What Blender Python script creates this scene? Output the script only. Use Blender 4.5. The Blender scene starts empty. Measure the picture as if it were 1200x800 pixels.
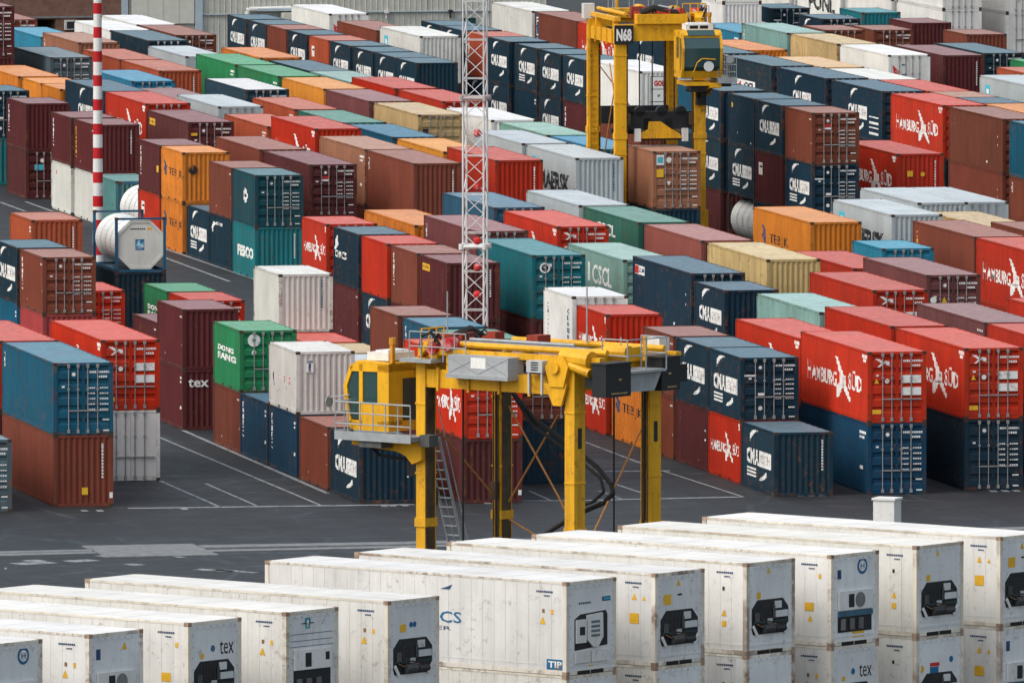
import bpy, math, random
from mathutils import Vector
R = random.Random(7)
SC = bpy.context.scene
COLL = SC.collection

# ---------------------------------------------------------------- camera
CAM_H, PITCH, FPX = 47.28, 0.07104, 16751.3
cam_data = bpy.data.cameras.new('camera')
cam_data.sensor_width = 36.0
cam_data.lens = 36.0 * FPX / 1200.0
cam_data.clip_start, cam_data.clip_end = 5.0, 9000.0
cam = bpy.data.objects.new('camera', cam_data)
cam.location = (0, 0, CAM_H)
cam.rotation_euler = (math.pi / 2 - PITCH, 0, 0)
COLL.objects.link(cam)
SC.camera = cam

# ---------------------------------------------------------------- sky, sun, exposure
SUN_DIR = Vector((-0.70, -0.42, 1.0)).normalized()      # towards the sun: from the left, a bit behind the camera
elev = math.asin(SUN_DIR.z)
world = bpy.data.worlds.new('World')
SC.world = world
world.use_nodes = True
nt = world.node_tree
nt.nodes.clear()
o_ = nt.nodes.new('ShaderNodeOutputWorld')
bg = nt.nodes.new('ShaderNodeBackground')
sky = nt.nodes.new('ShaderNodeTexSky')
sky.sky_type = 'NISHITA'
sky.sun_disc = False
sky.sun_elevation = elev
sky.sun_rotation = math.atan2(SUN_DIR.x, SUN_DIR.y)
sky.air_density = 1.6
sky.dust_density = 4.0
sky.ozone_density = 1.0
hs = nt.nodes.new('ShaderNodeHueSaturation')             # overcast: most of the blue taken out of the whole dome
hs.inputs['Saturation'].default_value = 0.62
nt.links.new(sky.outputs[0], hs.inputs['Color'])
nt.links.new(hs.outputs[0], bg.inputs[0])
bg.inputs[1].default_value = 0.15
nt.links.new(bg.outputs[0], o_.inputs[0])
sd = bpy.data.lights.new('sun', 'SUN')
sd.energy = 0.85
sd.angle = math.radians(40)
sd.color = (1.0, 0.965, 0.91)
sun = bpy.data.objects.new('sun', sd)
sun.rotation_euler = SUN_DIR.to_track_quat('Z', 'Y').to_euler()
sun.location = (0, 600, 200)
COLL.objects.link(sun)
SC.view_settings.view_transform = 'Standard'
SC.view_settings.look = 'None'
SC.view_settings.gamma = 1.0
SC.view_settings.use_curve_mapping = False
SC.view_settings.exposure = 0.45

# ---------------------------------------------------------------- frames of the place
PSI = 0.204969                                            # the yard's rows against the view axis
LV = Vector((math.sin(PSI), -math.cos(PSI)))              # along a row, towards the camera
WV = Vector((math.cos(PSI), math.sin(PSI)))               # across the rows
YARD_ROT = PSI - math.pi / 2
PSI2 = 0.6895                                             # the refrigerated block
L2 = Vector((math.cos(PSI2), -math.sin(PSI2)))
W2 = Vector((math.sin(PSI2), math.cos(PSI2)))
def xy(u, v): return WV * u + LV * v
W, HC, ST = 2.438, 2.896, 2.591

# ---------------------------------------------------------------- materials
def rgb(c): return (c[0], c[1], c[2], 1.0)
def new_mat(name):
    m = bpy.data.materials.new(name)
    m.use_nodes = True
    n = m.node_tree
    return m, n, n.nodes['Principled BSDF']
def nd(n, t, **kw):
    x = n.nodes.new(t)
    for k, v in kw.items():
        if k in x.inputs.keys(): x.inputs[k].default_value = v
        else: setattr(x, k, v)
    return x
def ramp(n, fac, stops):
    r = n.nodes.new('ShaderNodeValToRGB')
    el = r.color_ramp.elements
    el[0].position, el[0].color = stops[0][0], rgb(stops[0][1])
    el[1].position, el[1].color = stops[1][0], rgb(stops[1][1])
    for p, c in stops[2:]:
        e = el.new(p); e.color = rgb(c)
    n.links.new(fac, r.inputs[0])
    return r.outputs[0]
def mix(n, fac, a, b, mode='MIX'):
    m = n.nodes.new('ShaderNodeMix'); m.data_type = 'RGBA'; m.blend_type = mode
    for sock, v in ((m.inputs[0], fac), (m.inputs[6], a), (m.inputs[7], b)):
        if hasattr(v, 'is_linked') or hasattr(v, 'links'): n.links.new(v, sock)
        elif isinstance(v, (int, float)): sock.default_value = v
        else: sock.default_value = rgb(v)
    return m.outputs[2]
def obj_coords(n, sc=(1, 1, 1)):
    tc = nd(n, 'ShaderNodeTexCoord'); oi = nd(n, 'ShaderNodeObjectInfo')
    mp = nd(n, 'ShaderNodeMapping'); mp.inputs['Scale'].default_value = sc
    mu = nd(n, 'ShaderNodeMath', operation='MULTIPLY'); mu.inputs[1].default_value = 173.0
    n.links.new(oi.outputs['Random'], mu.inputs[0])
    ad = nd(n, 'ShaderNodeVectorMath', operation='ADD')
    n.links.new(tc.outputs['Object'], mp.inputs['Vector'])
    n.links.new(mp.outputs[0], ad.inputs[0]); n.links.new(mu.outputs[0], ad.inputs[1])
    return ad.outputs[0], oi
def noise(n, vec, scale, detail=4, rough=0.6):
    t = nd(n, 'ShaderNodeTexNoise'); t.inputs['Scale'].default_value = scale
    t.inputs['Detail'].default_value = detail; t.inputs['Roughness'].default_value = rough
    n.links.new(vec, t.inputs['Vector'])
    return t.outputs[0]
def math_(n, op, a, b=None):
    m = nd(n, 'ShaderNodeMath', operation=op)
    for s, v in ((m.inputs[0], a), (m.inputs[1], b)):
        if v is None: continue
        if isinstance(v, (int, float)): s.default_value = v
        else: n.links.new(v, s)
    return m.outputs[0]

def paint_material(name, rough=0.68, dirt=0.2, rust=0.60, rust_amt=0.7, fade=0.03, streak=True, spec=0.06, dust=0.0, patch=0.16, long=False, bump=0.25):
    """Paint in the object's own colour: sheets of slightly different age, fading, runs of grime, clustered rust and scrapes."""
    m, n, b = new_mat(name)
    vec, oi = obj_coords(n)
    col = oi.outputs['Color']; rnd = oi.outputs['Random']
    wear = ramp(n, rnd, [(0.0, (0.35,) * 3), (1.0, (1.0,) * 3)])                 # some boxes are older than others
    big = noise(n, vec, 0.5, 4, 0.6)
    c1 = mix(n, math_(n, 'MULTIPLY', ramp(n, big, [(0.35, (0, 0, 0)), (0.7, (1, 1, 1))]), 0.55), col, mix(n, 1.0, col, (0.66, 0.66, 0.66), 'MULTIPLY'))
    v3, _ = obj_coords(n, (0.42, 0.42, 0.21))
    wn = nd(n, 'ShaderNodeTexWhiteNoise'); sn = nd(n, 'ShaderNodeVectorMath', operation='FLOOR')
    n.links.new(v3, sn.inputs[0]); n.links.new(sn.outputs[0], wn.inputs['Vector'])
    c1 = mix(n, math_(n, 'MULTIPLY', ramp(n, wn.outputs['Value'], [(0.72, (0, 0, 0)), (0.74, (1, 1, 1))]), patch), c1, mix(n, 1.0, c1, (1.5, 1.5, 1.5), 'MULTIPLY'))
    c1 = mix(n, math_(n, 'MULTIPLY', fade, wear), c1, (0.5, 0.49, 0.47))
    sc = (2.4, 2.4, 0.16) if streak else ((0.14, 2.2, 2.2) if long else (1.6, 1.6, 1.6))
    v2, _ = obj_coords(n, sc)
    run = noise(n, v2, 1.7, 6, 0.7)
    c1 = mix(n, math_(n, 'MULTIPLY', math_(n, 'MULTIPLY', ramp(n, run, [(0.44, (0, 0, 0)), (0.68, (1, 1, 1))]), dirt), math_(n, 'MULTIPLY', wear, 1.6)), c1, (0.028, 0.024, 0.02))
    spots = noise(n, vec, 4.2, 7, 0.78); area = noise(n, vec, 0.9, 3, 0.6)
    mask = math_(n, 'MULTIPLY', ramp(n, spots, [(rust - 0.07, (0, 0, 0)), (rust, (1, 1, 1))]), ramp(n, area, [(0.46, (0, 0, 0)), (0.60, (1, 1, 1))]))
    c1 = mix(n, math_(n, 'MULTIPLY', mask, math_(n, 'MULTIPLY', wear, rust_amt)), c1, mix(n, ramp(n, big, [(0.4, (0, 0, 0)), (0.6, (1, 1, 1))]), (0.09, 0.035, 0.018), (0.20, 0.085, 0.035)))
    n.links.new(c1, b.inputs['Base Color'])
    n.links.new(ramp(n, run, [(0.3, (rough - 0.1,) * 3), (0.7, (min(1, rough + 0.15),) * 3)]), b.inputs['Roughness'])
    b.inputs['Specular IOR Level'].default_value = spec
    if dust:
        b.inputs['Sheen Weight'].default_value = dust; b.inputs['Sheen Roughness'].default_value = 0.5
    if bump:
        bp = nd(n, 'ShaderNodeBump'); bp.inputs['Strength'].default_value = bump; bp.inputs['Distance'].default_value = 0.05
        n.links.new(noise(n, vec, 0.9, 3, 0.5), bp.inputs['Height']); n.links.new(bp.outputs[0], b.inputs['Normal'])
    return m
def print_material(name, c, wear=0.5):
    """Painted lettering that has flaked, so that the paint below shows through."""
    m, n, b = new_mat(name)
    vec, oi = obj_coords(n)
    k = noise(n, vec, 2.6, 7, 0.75)
    g = noise(n, vec, 0.7, 3)
    c2 = mix(n, ramp(n, g, [(0.3, (0, 0, 0)), (0.75, (0.35,) * 3)]), c, tuple(x * 0.55 for x in c))
    n.links.new(mix(n, math_(n, 'MULTIPLY', ramp(n, k, [(0.52, (0, 0, 0)), (0.62, (1, 1, 1))]), wear), c2, oi.outputs['Color']), b.inputs['Base Color'])
    b.inputs['Roughness'].default_value = 0.7; b.inputs['Specular IOR Level'].default_value = 0.2
    return m
def flat_material(name, c, rough=0.6, metal=0.0, var=0.12, spec=0.4):
    m, n, b = new_mat(name)
    vec, oi = obj_coords(n)
    k = noise(n, vec, 2.3, 5, 0.65)
    d = tuple(x * (1 - var * 1.6) for x in c); l = tuple(min(1, x * (1 + var)) for x in c)
    n.links.new(ramp(n, k, [(0.3, d), (0.7, l)]), b.inputs['Base Color'])
    b.inputs['Roughness'].default_value = rough
    b.inputs['Metallic'].default_value = metal
    b.inputs['Specular IOR Level'].default_value = spec
    return m
M = {}
M['paint'] = paint_material('container_paint')
M['roof'] = paint_material('roof_paint', rough=0.45, dirt=0.22, streak=False, rust=0.58, rust_amt=0.6, fade=0.07, spec=0.32, dust=0.10, patch=0.1, bump=0.12)
M['frame'] = paint_material('frame_paint', rough=0.6, dirt=0.25, rust=0.54, rust_amt=0.9)
M['reefer'] = paint_material('reefer_paint', rough=0.45, dirt=0.10, rust=0.62, rust_amt=0.5, fade=0.03, spec=0.35, patch=0.05, bump=0.08)
M['reefer_roof'] = paint_material('reefer_roof_paint', rough=0.5, dirt=0.15, rust=0.70, rust_amt=0.4, fade=0.05, streak=False, long=True, spec=0.35, patch=0.05, bump=0.1)
M['reefer_frame'] = paint_material('reefer_frame_paint', rough=0.5, dirt=0.12, rust=0.55, rust_amt=0.7, fade=0.03, spec=0.3, patch=0.05)
M['post'] = paint_material('rust_streaked_post', rough=0.6, dirt=0.3, rust=0.44, rust_amt=1.0, fade=0.05)
M['casting'] = flat_material('corner_casting_steel', (0.05, 0.028, 0.02), 0.8)
M['bar'] = flat_material('galvanised_bar', (0.30, 0.29, 0.29), 0.5, 0.3)
M['faint'] = print_material('worn_print', (0.50, 0.40, 0.40))
M['rcast'] = flat_material('rusty_casting', (0.36, 0.25, 0.18), 0.8, var=0.4)
M['dark'] = flat_material('dark_recess', (0.012, 0.011, 0.012), 0.8)
M['white'] = print_material('white_print', (0.80, 0.80, 0.78))
M['black'] = print_material('black_print', (0.02, 0.022, 0.028))
M['yellow'] = flat_material('yellow_sticker', (0.75, 0.42, 0.02), 0.6)
M['redp'] = print_material('red_print', (0.55, 0.03, 0.03))
M['bluep'] = print_material('blue_print', (0.02, 0.14, 0.30))
M['cyan'] = print_material('pale_blue_print', (0.06, 0.46, 0.58))
M['navyp'] = print_material('navy_print', (0.03, 0.07, 0.16))
M['yel'] = paint_material('crane_yellow_paint', rough=0.45, dirt=0.24, rust=0.60, rust_amt=0.8, fade=0.02, spec=0.25, patch=0.1)
M['grey'] = paint_material('grey_machine_paint', rough=0.5, dirt=0.25, rust=0.7, rust_amt=0.4, fade=0.1)
M['blackm'] = flat_material('black_machine_paint', (0.012, 0.014, 0.018), 0.5)
M['galv'] = flat_material('galvanised_steel', (0.36, 0.39, 0.41), 0.5, 0.35)
M['cable'] = flat_material('rubber_cable', (0.012, 0.012, 0.013), 0.7)
M['tyre'] = flat_material('tyre_rubber', (0.018, 0.018, 0.018), 0.85)
M['rusty'] = flat_material('rusty_rod', (0.42, 0.19, 0.05), 0.7)
M['grease_shade'] = flat_material('greasy_shaded_brown', (0.075, 0.045, 0.02), 0.6, var=0.4)
m, n, b = new_mat('tinted_glass'); M['glass'] = m
b.inputs['Base Color'].default_value = rgb((0.02, 0.06, 0.06)); b.inputs['Roughness'].default_value = 0.06
b.inputs['Specular IOR Level'].default_value = 0.9

def ground_material(name, base, lo, hi, rough):
    """Asphalt: laid in strips of different age, mottled, with tyre tracks along and across, oil and cracks."""
    m, n, b = new_mat(name)
    tc = nd(n, 'ShaderNodeTexCoord')
    mp = nd(n, 'ShaderNodeMapping'); mp.inputs['Rotation'].default_value = (0, 0, -PSI)
    n.links.new(tc.outputs['Object'], mp.inputs['Vector'])
    v = mp.outputs[0]
    def sc(s, rot=0.0):
        q = nd(n, 'ShaderNodeMapping'); q.inputs['Scale'].default_value = s; q.inputs['Rotation'].default_value = (0, 0, rot)
        n.links.new(v, q.inputs['Vector']); return q.outputs[0]
    def band(fac, lo_, hi_, amt): return math_(n, 'MULTIPLY', ramp(n, fac, [(lo_, (0, 0, 0)), (hi_, (1, 1, 1))]), amt)
    a = noise(n, v, 0.05, 6, 0.65); g = noise(n, v, 0.4, 7, 0.78); f = noise(n, v, 9.0, 4, 0.7)
    c = ramp(n, a, [(0.40, lo), (0.60, hi)])
    fl = nd(n, 'ShaderNodeVectorMath', operation='FLOOR'); n.links.new(sc((0.16, 0.055, 0)), fl.inputs[0])
    wn = nd(n, 'ShaderNodeTexWhiteNoise'); n.links.new(fl.outputs[0], wn.inputs['Vector'])
    c = mix(n, band(wn.outputs['Value'], 0.62, 0.63, 0.45), c, tuple(x * 1.5 for x in hi))
    c = mix(n, band(wn.outputs['Value'], 0.22, 0.20, 0.5), c, tuple(x * 0.5 for x in lo))
    c = mix(n, band(g, 0.46, 0.64, 0.45), c, tuple(x * 1.45 for x in hi))
    c = mix(n, band(noise(n, sc((0.9, 0.03, 1)), 1.0, 5, 0.7), 0.47, 0.60, 0.75), c, tuple(x * 0.30 for x in base))
    c = mix(n, band(noise(n, sc((0.03, 0.8, 1), 0.12), 1.0, 5, 0.7), 0.50, 0.62, 0.6), c, tuple(x * 0.35 for x in base))
    c = mix(n, band(noise(n, v, 0.9, 5, 0.7), 0.66, 0.72, 0.8), c, (0.008, 0.008, 0.009))
    vo = nd(n, 'ShaderNodeTexVoronoi'); vo.feature = 'DISTANCE_TO_EDGE'; vo.inputs['Scale'].default_value = 0.16
    n.links.new(v, vo.inputs['Vector'])
    c = mix(n, band(vo.outputs['Distance'], 0.018, 0.008, 0.7), c, (0.012, 0.012, 0.013))
    c = mix(n, math_(n, 'MULTIPLY', f, 0.3), c, tuple(x * 0.7 for x in base))
    n.links.new(c, b.inputs['Base Color'])
    n.links.new(ramp(n, g, [(0.3, (rough - 0.14,) * 3), (0.7, (rough + 0.14,) * 3)]), b.inputs['Roughness'])
    b.inputs['Specular IOR Level'].default_value = 0.35
    return m
M['yard'] = ground_material('yard_asphalt', (0.032, 0.040, 0.045), (0.017, 0.022, 0.027), (0.044, 0.053, 0.060), 0.66)
M['road'] = ground_material('road_asphalt', (0.034, 0.044, 0.054), (0.030, 0.039, 0.048), (0.040, 0.051, 0.062), 0.66)
M['line'] = print_material('worn_line_paint', (0.25, 0.265, 0.275), 0.9)
M['concrete'] = flat_material('pale_concrete', (0.17, 0.18, 0.185), 0.8, var=0.2)
M['brick'] = flat_material('brown_wall_render', (0.17, 0.09, 0.065), 0.85, var=0.2)
M['clad'] = flat_material('warehouse_cladding', (0.46, 0.46, 0.41), 0.6, var=0.08)
M['clad2'] = flat_material('warehouse_door_paint', (0.54, 0.54, 0.48), 0.6, var=0.06)
M['pillar'] = flat_material('pale_blue_steel', (0.36, 0.44, 0.50), 0.55, var=0.08)

# ---------------------------------------------------------------- mesh helpers
class MB:
    def __init__(s): s.v, s.f, s.m = [], [], []
    def quad(s, pts, mi=0):
        k = len(s.v); s.v += [tuple(p) for p in pts]; s.f.append(tuple(range(k, k + len(pts)))); s.m.append(mi)
    def box(s, x0, x1, y0, y1, z0, z1, mi=0):
        k = len(s.v)
        s.v += [(x, y, z) for z in (z0, z1) for y in (y0, y1) for x in (x0, x1)]
        for q in ((0, 2, 3, 1), (4, 5, 7, 6), (0, 1, 5, 4), (2, 6, 7, 3), (0, 4, 6, 2), (1, 3, 7, 5)):
            s.f.append(tuple(k + i for i in q)); s.m.append(mi)
    def tube(s, p, q, r, n=6, mi=0, r2=None, cap=True):
        p, q = Vector(p), Vector(q); d = (q - p).normalized()
        a = d.orthogonal().normalized(); c = d.cross(a); k = len(s.v); r2 = r if r2 is None else r2
        for o, rr in ((p, r), (q, r2)):
            for i in range(n):
                t = 2 * math.pi * i / n
                s.v.append(tuple(o + a * math.cos(t) * rr + c * math.sin(t) * rr))
        for i in range(n):
            j = (i + 1) % n
            s.f.append((k + i, k + j, k + n + j, k + n + i)); s.m.append(mi)
        if cap:
            s.f.append(tuple(k + i for i in reversed(range(n)))); s.m.append(mi)
            s.f.append(tuple(k + n + i for i in range(n))); s.m.append(mi)
    def path(s, pts, r, n=6, mi=0):
        for a, b in zip(pts, pts[1:]): s.tube(a, b, r, n, mi)
    def prism(s, poly, axis, a, b, mi=0):
        """poly: 2-D outline in the plane across 'axis', pushed from a to b."""
        def P(u, w, t): return {'x': (t, u, w), 'y': (u, t, w), 'z': (u, w, t)}[axis]
        k = len(s.v); n = len(poly)
        s.v += [P(u, w, a) for u, w in poly] + [P(u, w, b) for u, w in poly]
        s.f.append(tuple(k + i for i in range(n))); s.m.append(mi)
        s.f.append(tuple(k + n + i for i in reversed(range(n)))); s.m.append(mi)
        for i in range(n):
            j = (i + 1) % n
            s.f.append((k + j, k + i, k + n + i, k + n + j)); s.m.append(mi)
    def beam(s, p, q, w, h, mi=0):
        p, q = Vector(p), Vector(q); d = (q - p).normalized()
        a = d.cross(Vector((0, 0, 1)))
        if a.length < 1e-3: a = Vector((1, 0, 0))
        a = a.normalized() * w / 2; c = a.cross(d).normalized() * h / 2; k = len(s.v)
        for o in (p, q):
            s.v += [tuple(o + a + c), tuple(o - a + c), tuple(o - a - c), tuple(o + a - c)]
        for f in ((0, 1, 2, 3), (7, 6, 5, 4), (0, 4, 5, 1), (1, 5, 6, 2), (2, 6, 7, 3), (3, 7, 4, 0)):
            s.f.append(tuple(k + i for i in f)); s.m.append(mi)
    def mesh(s, name, mats, smooth=False):
        me = bpy.data.meshes.new(name)
        me.from_pydata(s.v, [], s.f)
        for x in mats: me.materials.append(x)
        if len(mats) > 1: me.polygons.foreach_set('material_index', s.m)
        if smooth: me.polygons.foreach_set('use_smooth', [True] * len(s.f))
        me.update()
        return me
def link(name, me, parent=None, color=None, loc=None, rot=None):
    o = bpy.data.objects.new(name, me)
    COLL.objects.link(o)
    if parent is not None: o.parent = parent
    if color is not None: o.color = rgb(color)
    if loc is not None: o.location = loc
    if rot is not None: o.rotation_euler = rot
    return o
def tag(o, label=None, cat=None, group=None, kind=None):
    for k, v in (('label', label), ('category', cat), ('group', group), ('kind', kind)):
        if v: o[k] = v
    return o
def build_each(mb, name, mats, parent=None, color=None):
    """The same, but every separate solid becomes an object of its own."""
    up = list(range(len(mb.v)))
    def root(i):
        while up[i] != i: up[i] = up[up[i]]; i = up[i]
        return i
    for f in mb.f:
        for i in f[1:]: up[root(i)] = root(f[0])
    sets = {}
    for f, m in zip(mb.f, mb.m): sets.setdefault(root(f[0]), []).append((f, m))
    for fs in sets.values():
        q = MB(); ids = {}
        for f, m in fs:
            for i in f:
                if i not in ids: ids[i] = len(q.v); q.v.append(mb.v[i])
            q.f.append(tuple(ids[i] for i in f)); q.m.append(m)
        build(q, name, mats, parent, color)
def build(mb, name, mats, parent=None, color=None, smooth=False, loc=None):
    return link(name, mb.mesh(name, mats if isinstance(mats, (list, tuple)) else [mats], smooth), parent, color, loc)

# ---------------------------------------------------------------- lettering
_txt = {}
def glyphs(s, fat=0.0):
    """Outline of a word as triangles, scaled to a unit box."""
    if (s, fat) in _txt: return _txt[(s, fat)]
    cu = bpy.data.curves.new('word', 'FONT'); cu.body = s; cu.offset = fat; cu.resolution_u = 2; cu.fill_mode = 'BOTH'
    ob = bpy.data.objects.new('word', cu); COLL.objects.link(ob)
    dg = bpy.context.evaluated_depsgraph_get()
    me = bpy.data.meshes.new_from_object(ob.evaluated_get(dg))
    vs = [(v.co.x, v.co.y) for v in me.vertices]; fs = [tuple(p.vertices) for p in me.polygons]
    bpy.data.objects.remove(ob); bpy.data.curves.remove(cu); bpy.data.meshes.remove(me)
    x0, x1 = min(v[0] for v in vs), max(v[0] for v in vs); y0, y1 = min(v[1] for v in vs), max(v[1] for v in vs)
    vs = [((x - x0) / (x1 - x0), (y - y0) / (y1 - y0)) for x, y in vs]
    _txt[(s, fat)] = (vs, fs)
    return _txt[(s, fat)]
class Print(MB):
    """Flat print on a wall: fractions (a along, d down) of a panel of size (Lp, Hp); put() maps to 3-D."""
    def __init__(s, Lp, Hp, put): super().__init__(); s.Lp, s.Hp, s.put, s.lift = Lp, Hp, put, 0.0
    def P(s, a, d): return s.put(a * s.Lp, (1 - d) * s.Hp, s.lift)
    def word(s, t, a0, a1, d0, d1, mi=0, fat=0.02, lean=0.0):
        vs, fs = glyphs(t, fat); k = len(s.v)
        s.v += [s.P(a0 + x * (a1 - a0) + lean * y, d1 + y * (d0 - d1)) for x, y in vs]
        s.f += [tuple(k + i for i in f) for f in fs]; s.m += [mi] * len(fs)
    def word_up(s, t, a0, a1, d0, d1, mi=0, fat=0.02):      # letters stacked one below the other
        n = len(t)
        for i, ch in enumerate(t):
            if ch == ' ': continue
            h = (d1 - d0) / n
            s.word(ch, a0, a1, d0 + i * h + h * 0.1, d0 + (i + 1) * h - h * 0.1, mi, fat)
    def poly(s, pts, mi=0): s.quad([s.P(a, d) for a, d in pts], mi)
    def rect(s, a0, a1, d0, d1, mi=0): s.poly([(a0, d1), (a1, d1), (a1, d0), (a0, d0)], mi)
    def fan(s, a, d, pts, mi=0):
        for p, q in zip(pts, pts[1:] + pts[:1]): s.poly([(a, d), p, q], mi)
    def conform(s, L):
        """Lay the print over the ribs of a side wall, so that the ribs break it up as they do real lettering."""
        pr = wave(-L + 0.15, -0.15, 0.276, 0.27); xs = [p[0] for p in pr]; per = xs[4] - xs[0]
        def prof(x, k): (x0, i), (x1, j) = pr[k], pr[k + 1]; return 0.022 + 0.036 * (i + (j - i) * (x - x0) / (x1 - x0))
        V, F, Mi = [], [], []
        for f, mi in zip(s.f, s.m):
            pts = [s.v[i] for i in f]; lo, hi = min(p[0] for p in pts), max(p[0] for p in pts)
            k0 = max(0, int((lo - xs[0]) / per) * 4 - 1)
            if hi > xs[-1] or lo < xs[0]:
                k = len(V); V += pts; F.append(tuple(range(k, k + len(pts)))); Mi.append(mi); continue
            for k in range(k0, len(pr) - 1):
                if xs[k] >= hi: break
                if xs[k + 1] <= lo: continue
                q = pts
                for lim, sg in ((xs[k], 1), (xs[k + 1], -1)):
                    r = []
                    for A, B in zip(q, q[1:] + q[:1]):
                        da, db = sg * (A[0] - lim), sg * (B[0] - lim)
                        if da >= 0: r.append(A)
                        if (da > 0 > db) or (da < 0 < db):
                            t = da / (da - db); r.append(tuple(A[i] + (B[i] - A[i]) * t for i in range(3)))
                    q = r
                    if len(q) < 3: break
                if len(q) >= 3:
                    n0 = len(V); V += [(p[0], prof(p[0], k) - 0.005 + (p[1] + 0.006), p[2]) for p in q]; F.append(tuple(range(n0, n0 + len(q)))); Mi.append(mi)
        s.v, s.f, s.m = V, F, Mi
        return s
    def disc(s, a, d, r, mi=0, n=14):
        s.poly([(a + r * math.cos(2 * math.pi * i / n) * s.Hp / s.Lp, d - r * math.sin(2 * math.pi * i / n)) for i in range(n)], mi)
    def tri(s, a, d, r, mi=0):
        k = s.Hp / s.Lp; s.poly([(a - r * k, d + r), (a + r * k, d + r), (a, d - r)], mi)
    def strip(s, pts, mi=0):                                 # pts: (a, d, halfwidth along a)
        for (a, d, w), (a2, d2, w2) in zip(pts, pts[1:]):
            s.poly([(a - w, d), (a2 - w2, d2), (a2 + w2, d2), (a + w, d)], mi)
    def ticks(s, a0, a1, d0, d1, n, mi=0):                   # a line of small figures too small to read
        w = (a1 - a0) / n
        for i in range(n): s.rect(a0 + i * w + w * 0.12, a0 + (i + 1) * w - w * 0.12, d0, d1, mi)
# ---------------------------------------------------------------- containers
PAINT = {'nv': (0.0035, 0.026, 0.046), 'bl': (0.004, 0.085, 0.155), 'db': (0.004, 0.045, 0.095), 'lb': (0.012, 0.20, 0.33), 'tl': (0.006, 0.14, 0.17), 'td': (0.006, 0.055, 0.075),
 'tm': (0.09, 0.25, 0.25), 'rd': (0.48, 0.024, 0.006), 'ps': (0.42, 0.06, 0.06), 'br': (0.17, 0.042, 0.024), 'mr': (0.088, 0.016, 0.019),
 'or': (0.62, 0.19, 0.02), 'oy': (0.60, 0.24, 0.03), 'gy': (0.40, 0.45, 0.47), 'wg': (0.62, 0.62, 0.58), 'wh': (0.76, 0.75, 0.72), 'bg': (0.55, 0.38, 0.17),
 'gn': (0.014, 0.20, 0.075), 'dg': (0.022, 0.12, 0.085), 'mt': (0.20, 0.36, 0.32), 'sl': (0.07, 0.11, 0.13), 'pu': (0.15, 0.05, 0.052), 'pb': (0.26, 0.075, 0.06),
 'tn': (0.34, 0.145, 0.08), 'tb': (0.02, 0.09, 0.15), 'ro': (0.38, 0.07, 0.028), 'wr': (0.74, 0.72, 0.68), 'nw': (0.012, 0.045, 0.08)}
ROOF = {'nw': (0.7, 0.7, 0.7), 'wr': (0.5, 0.45, 0.4)}
WHITES = ('wh', 'wg', 'wr', 'gy')
_mesh = {}
def cached(key, fn):
    if key not in _mesh: _mesh[key] = fn()
    return _mesh[key]

def frame_mesh(L, h):
    b = MB(); p = 0.15
    for x in (-p, -L):
        for y in (0, W - p): b.box(x, x + p, y, y + p, 0.12, h - 0.12)
    for y in (0.012, W - 0.07):                              # side rails
        b.box(-L + p, -p, y, y + 0.058, 0.012, 0.15); b.box(-L + p, -p, y, y + 0.058, h - 0.075, h - 0.006)
    for x in (-0.075, -L + 0.012):                           # end rails
        b.box(x, x + 0.063, p, W - p, 0.012, 0.14); b.box(x, x + 0.063, p, W - p, h - 0.115, h - 0.006)
    for x in (-0.178 + 0.004, -L - 0.004):
        for y in (-0.004, W - 0.158):
            b.box(x, x + 0.178, y, y + 0.162, 0.0, 0.118, 1); b.box(x, x + 0.178, y, y + 0.162, h - 0.118, h, 1)
    if L < 7:
        for x in (-L / 2 - 1.05, -L / 2 + 0.75): b.box(x, x + 0.33, 0.008, 0.05, 0.03, 0.125, 2)
    return b
def wave(a0, a1, per, flat):
    """A trapezoid profile: (position, 0 or 1) pairs."""
    n = max(2, round((a1 - a0) / per)); per = (a1 - a0) / n; out = []
    for i in range(n):
        s = a0 + i * per
        out += [(s, 0), (s + per * flat, 0), (s + per * 0.5, 1), (s + per * (0.5 + flat), 1)]
    out.append((a1, 0))
    return out
def side_mesh(L, h, y, s):
    b = MB()
    for (a, i), (c, j) in zip(wave(-L + 0.15, -0.15, 0.276, 0.27), wave(-L + 0.15, -0.15, 0.276, 0.27)[1:]):
        b.quad([(a, y + s * 0.036 * i, 0.14), (c, y + s * 0.036 * j, 0.14), (c, y + s * 0.036 * j, h - 0.07), (a, y + s * 0.036 * i, h - 0.07)][::1 if s > 0 else -1])
    return b
def end_mesh(h, x, s):
    b = MB(); pr = wave(0.15, W - 0.15, 0.25, 0.26)
    for (a, i), (c, j) in zip(pr, pr[1:]):
        b.quad([(x - s * 0.05 * i, a, 0.13), (x - s * 0.05 * j, c, 0.13), (x - s * 0.05 * j, c, h - 0.105), (x - s * 0.05 * i, a, h - 0.105)][::s])
    return b
def roof_mesh(L):
    b = MB(); pr = wave(-L + 0.2, -0.2, 1.05, 0.3)
    b.quad([(-L + 0.06, 0.05, -0.02), (-L + 0.2, 0.05, -0.02), (-L + 0.2, W - 0.05, -0.02), (-L + 0.06, W - 0.05, -0.02)])
    for (a, i), (c, j) in zip(pr, pr[1:]):
        za, zc = -0.02 + 0.012 * i, -0.02 + 0.012 * j
        b.quad([(a, 0.05, za), (c, 0.05, zc), (c, W - 0.05, zc), (a, W - 0.05, za)])
    b.quad([(-0.2, 0.05, -0.02), (-0.06, 0.05, -0.02), (-0.06, W - 0.05, -0.02), (-0.2, W - 0.05, -0.02)])
    return b
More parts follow.
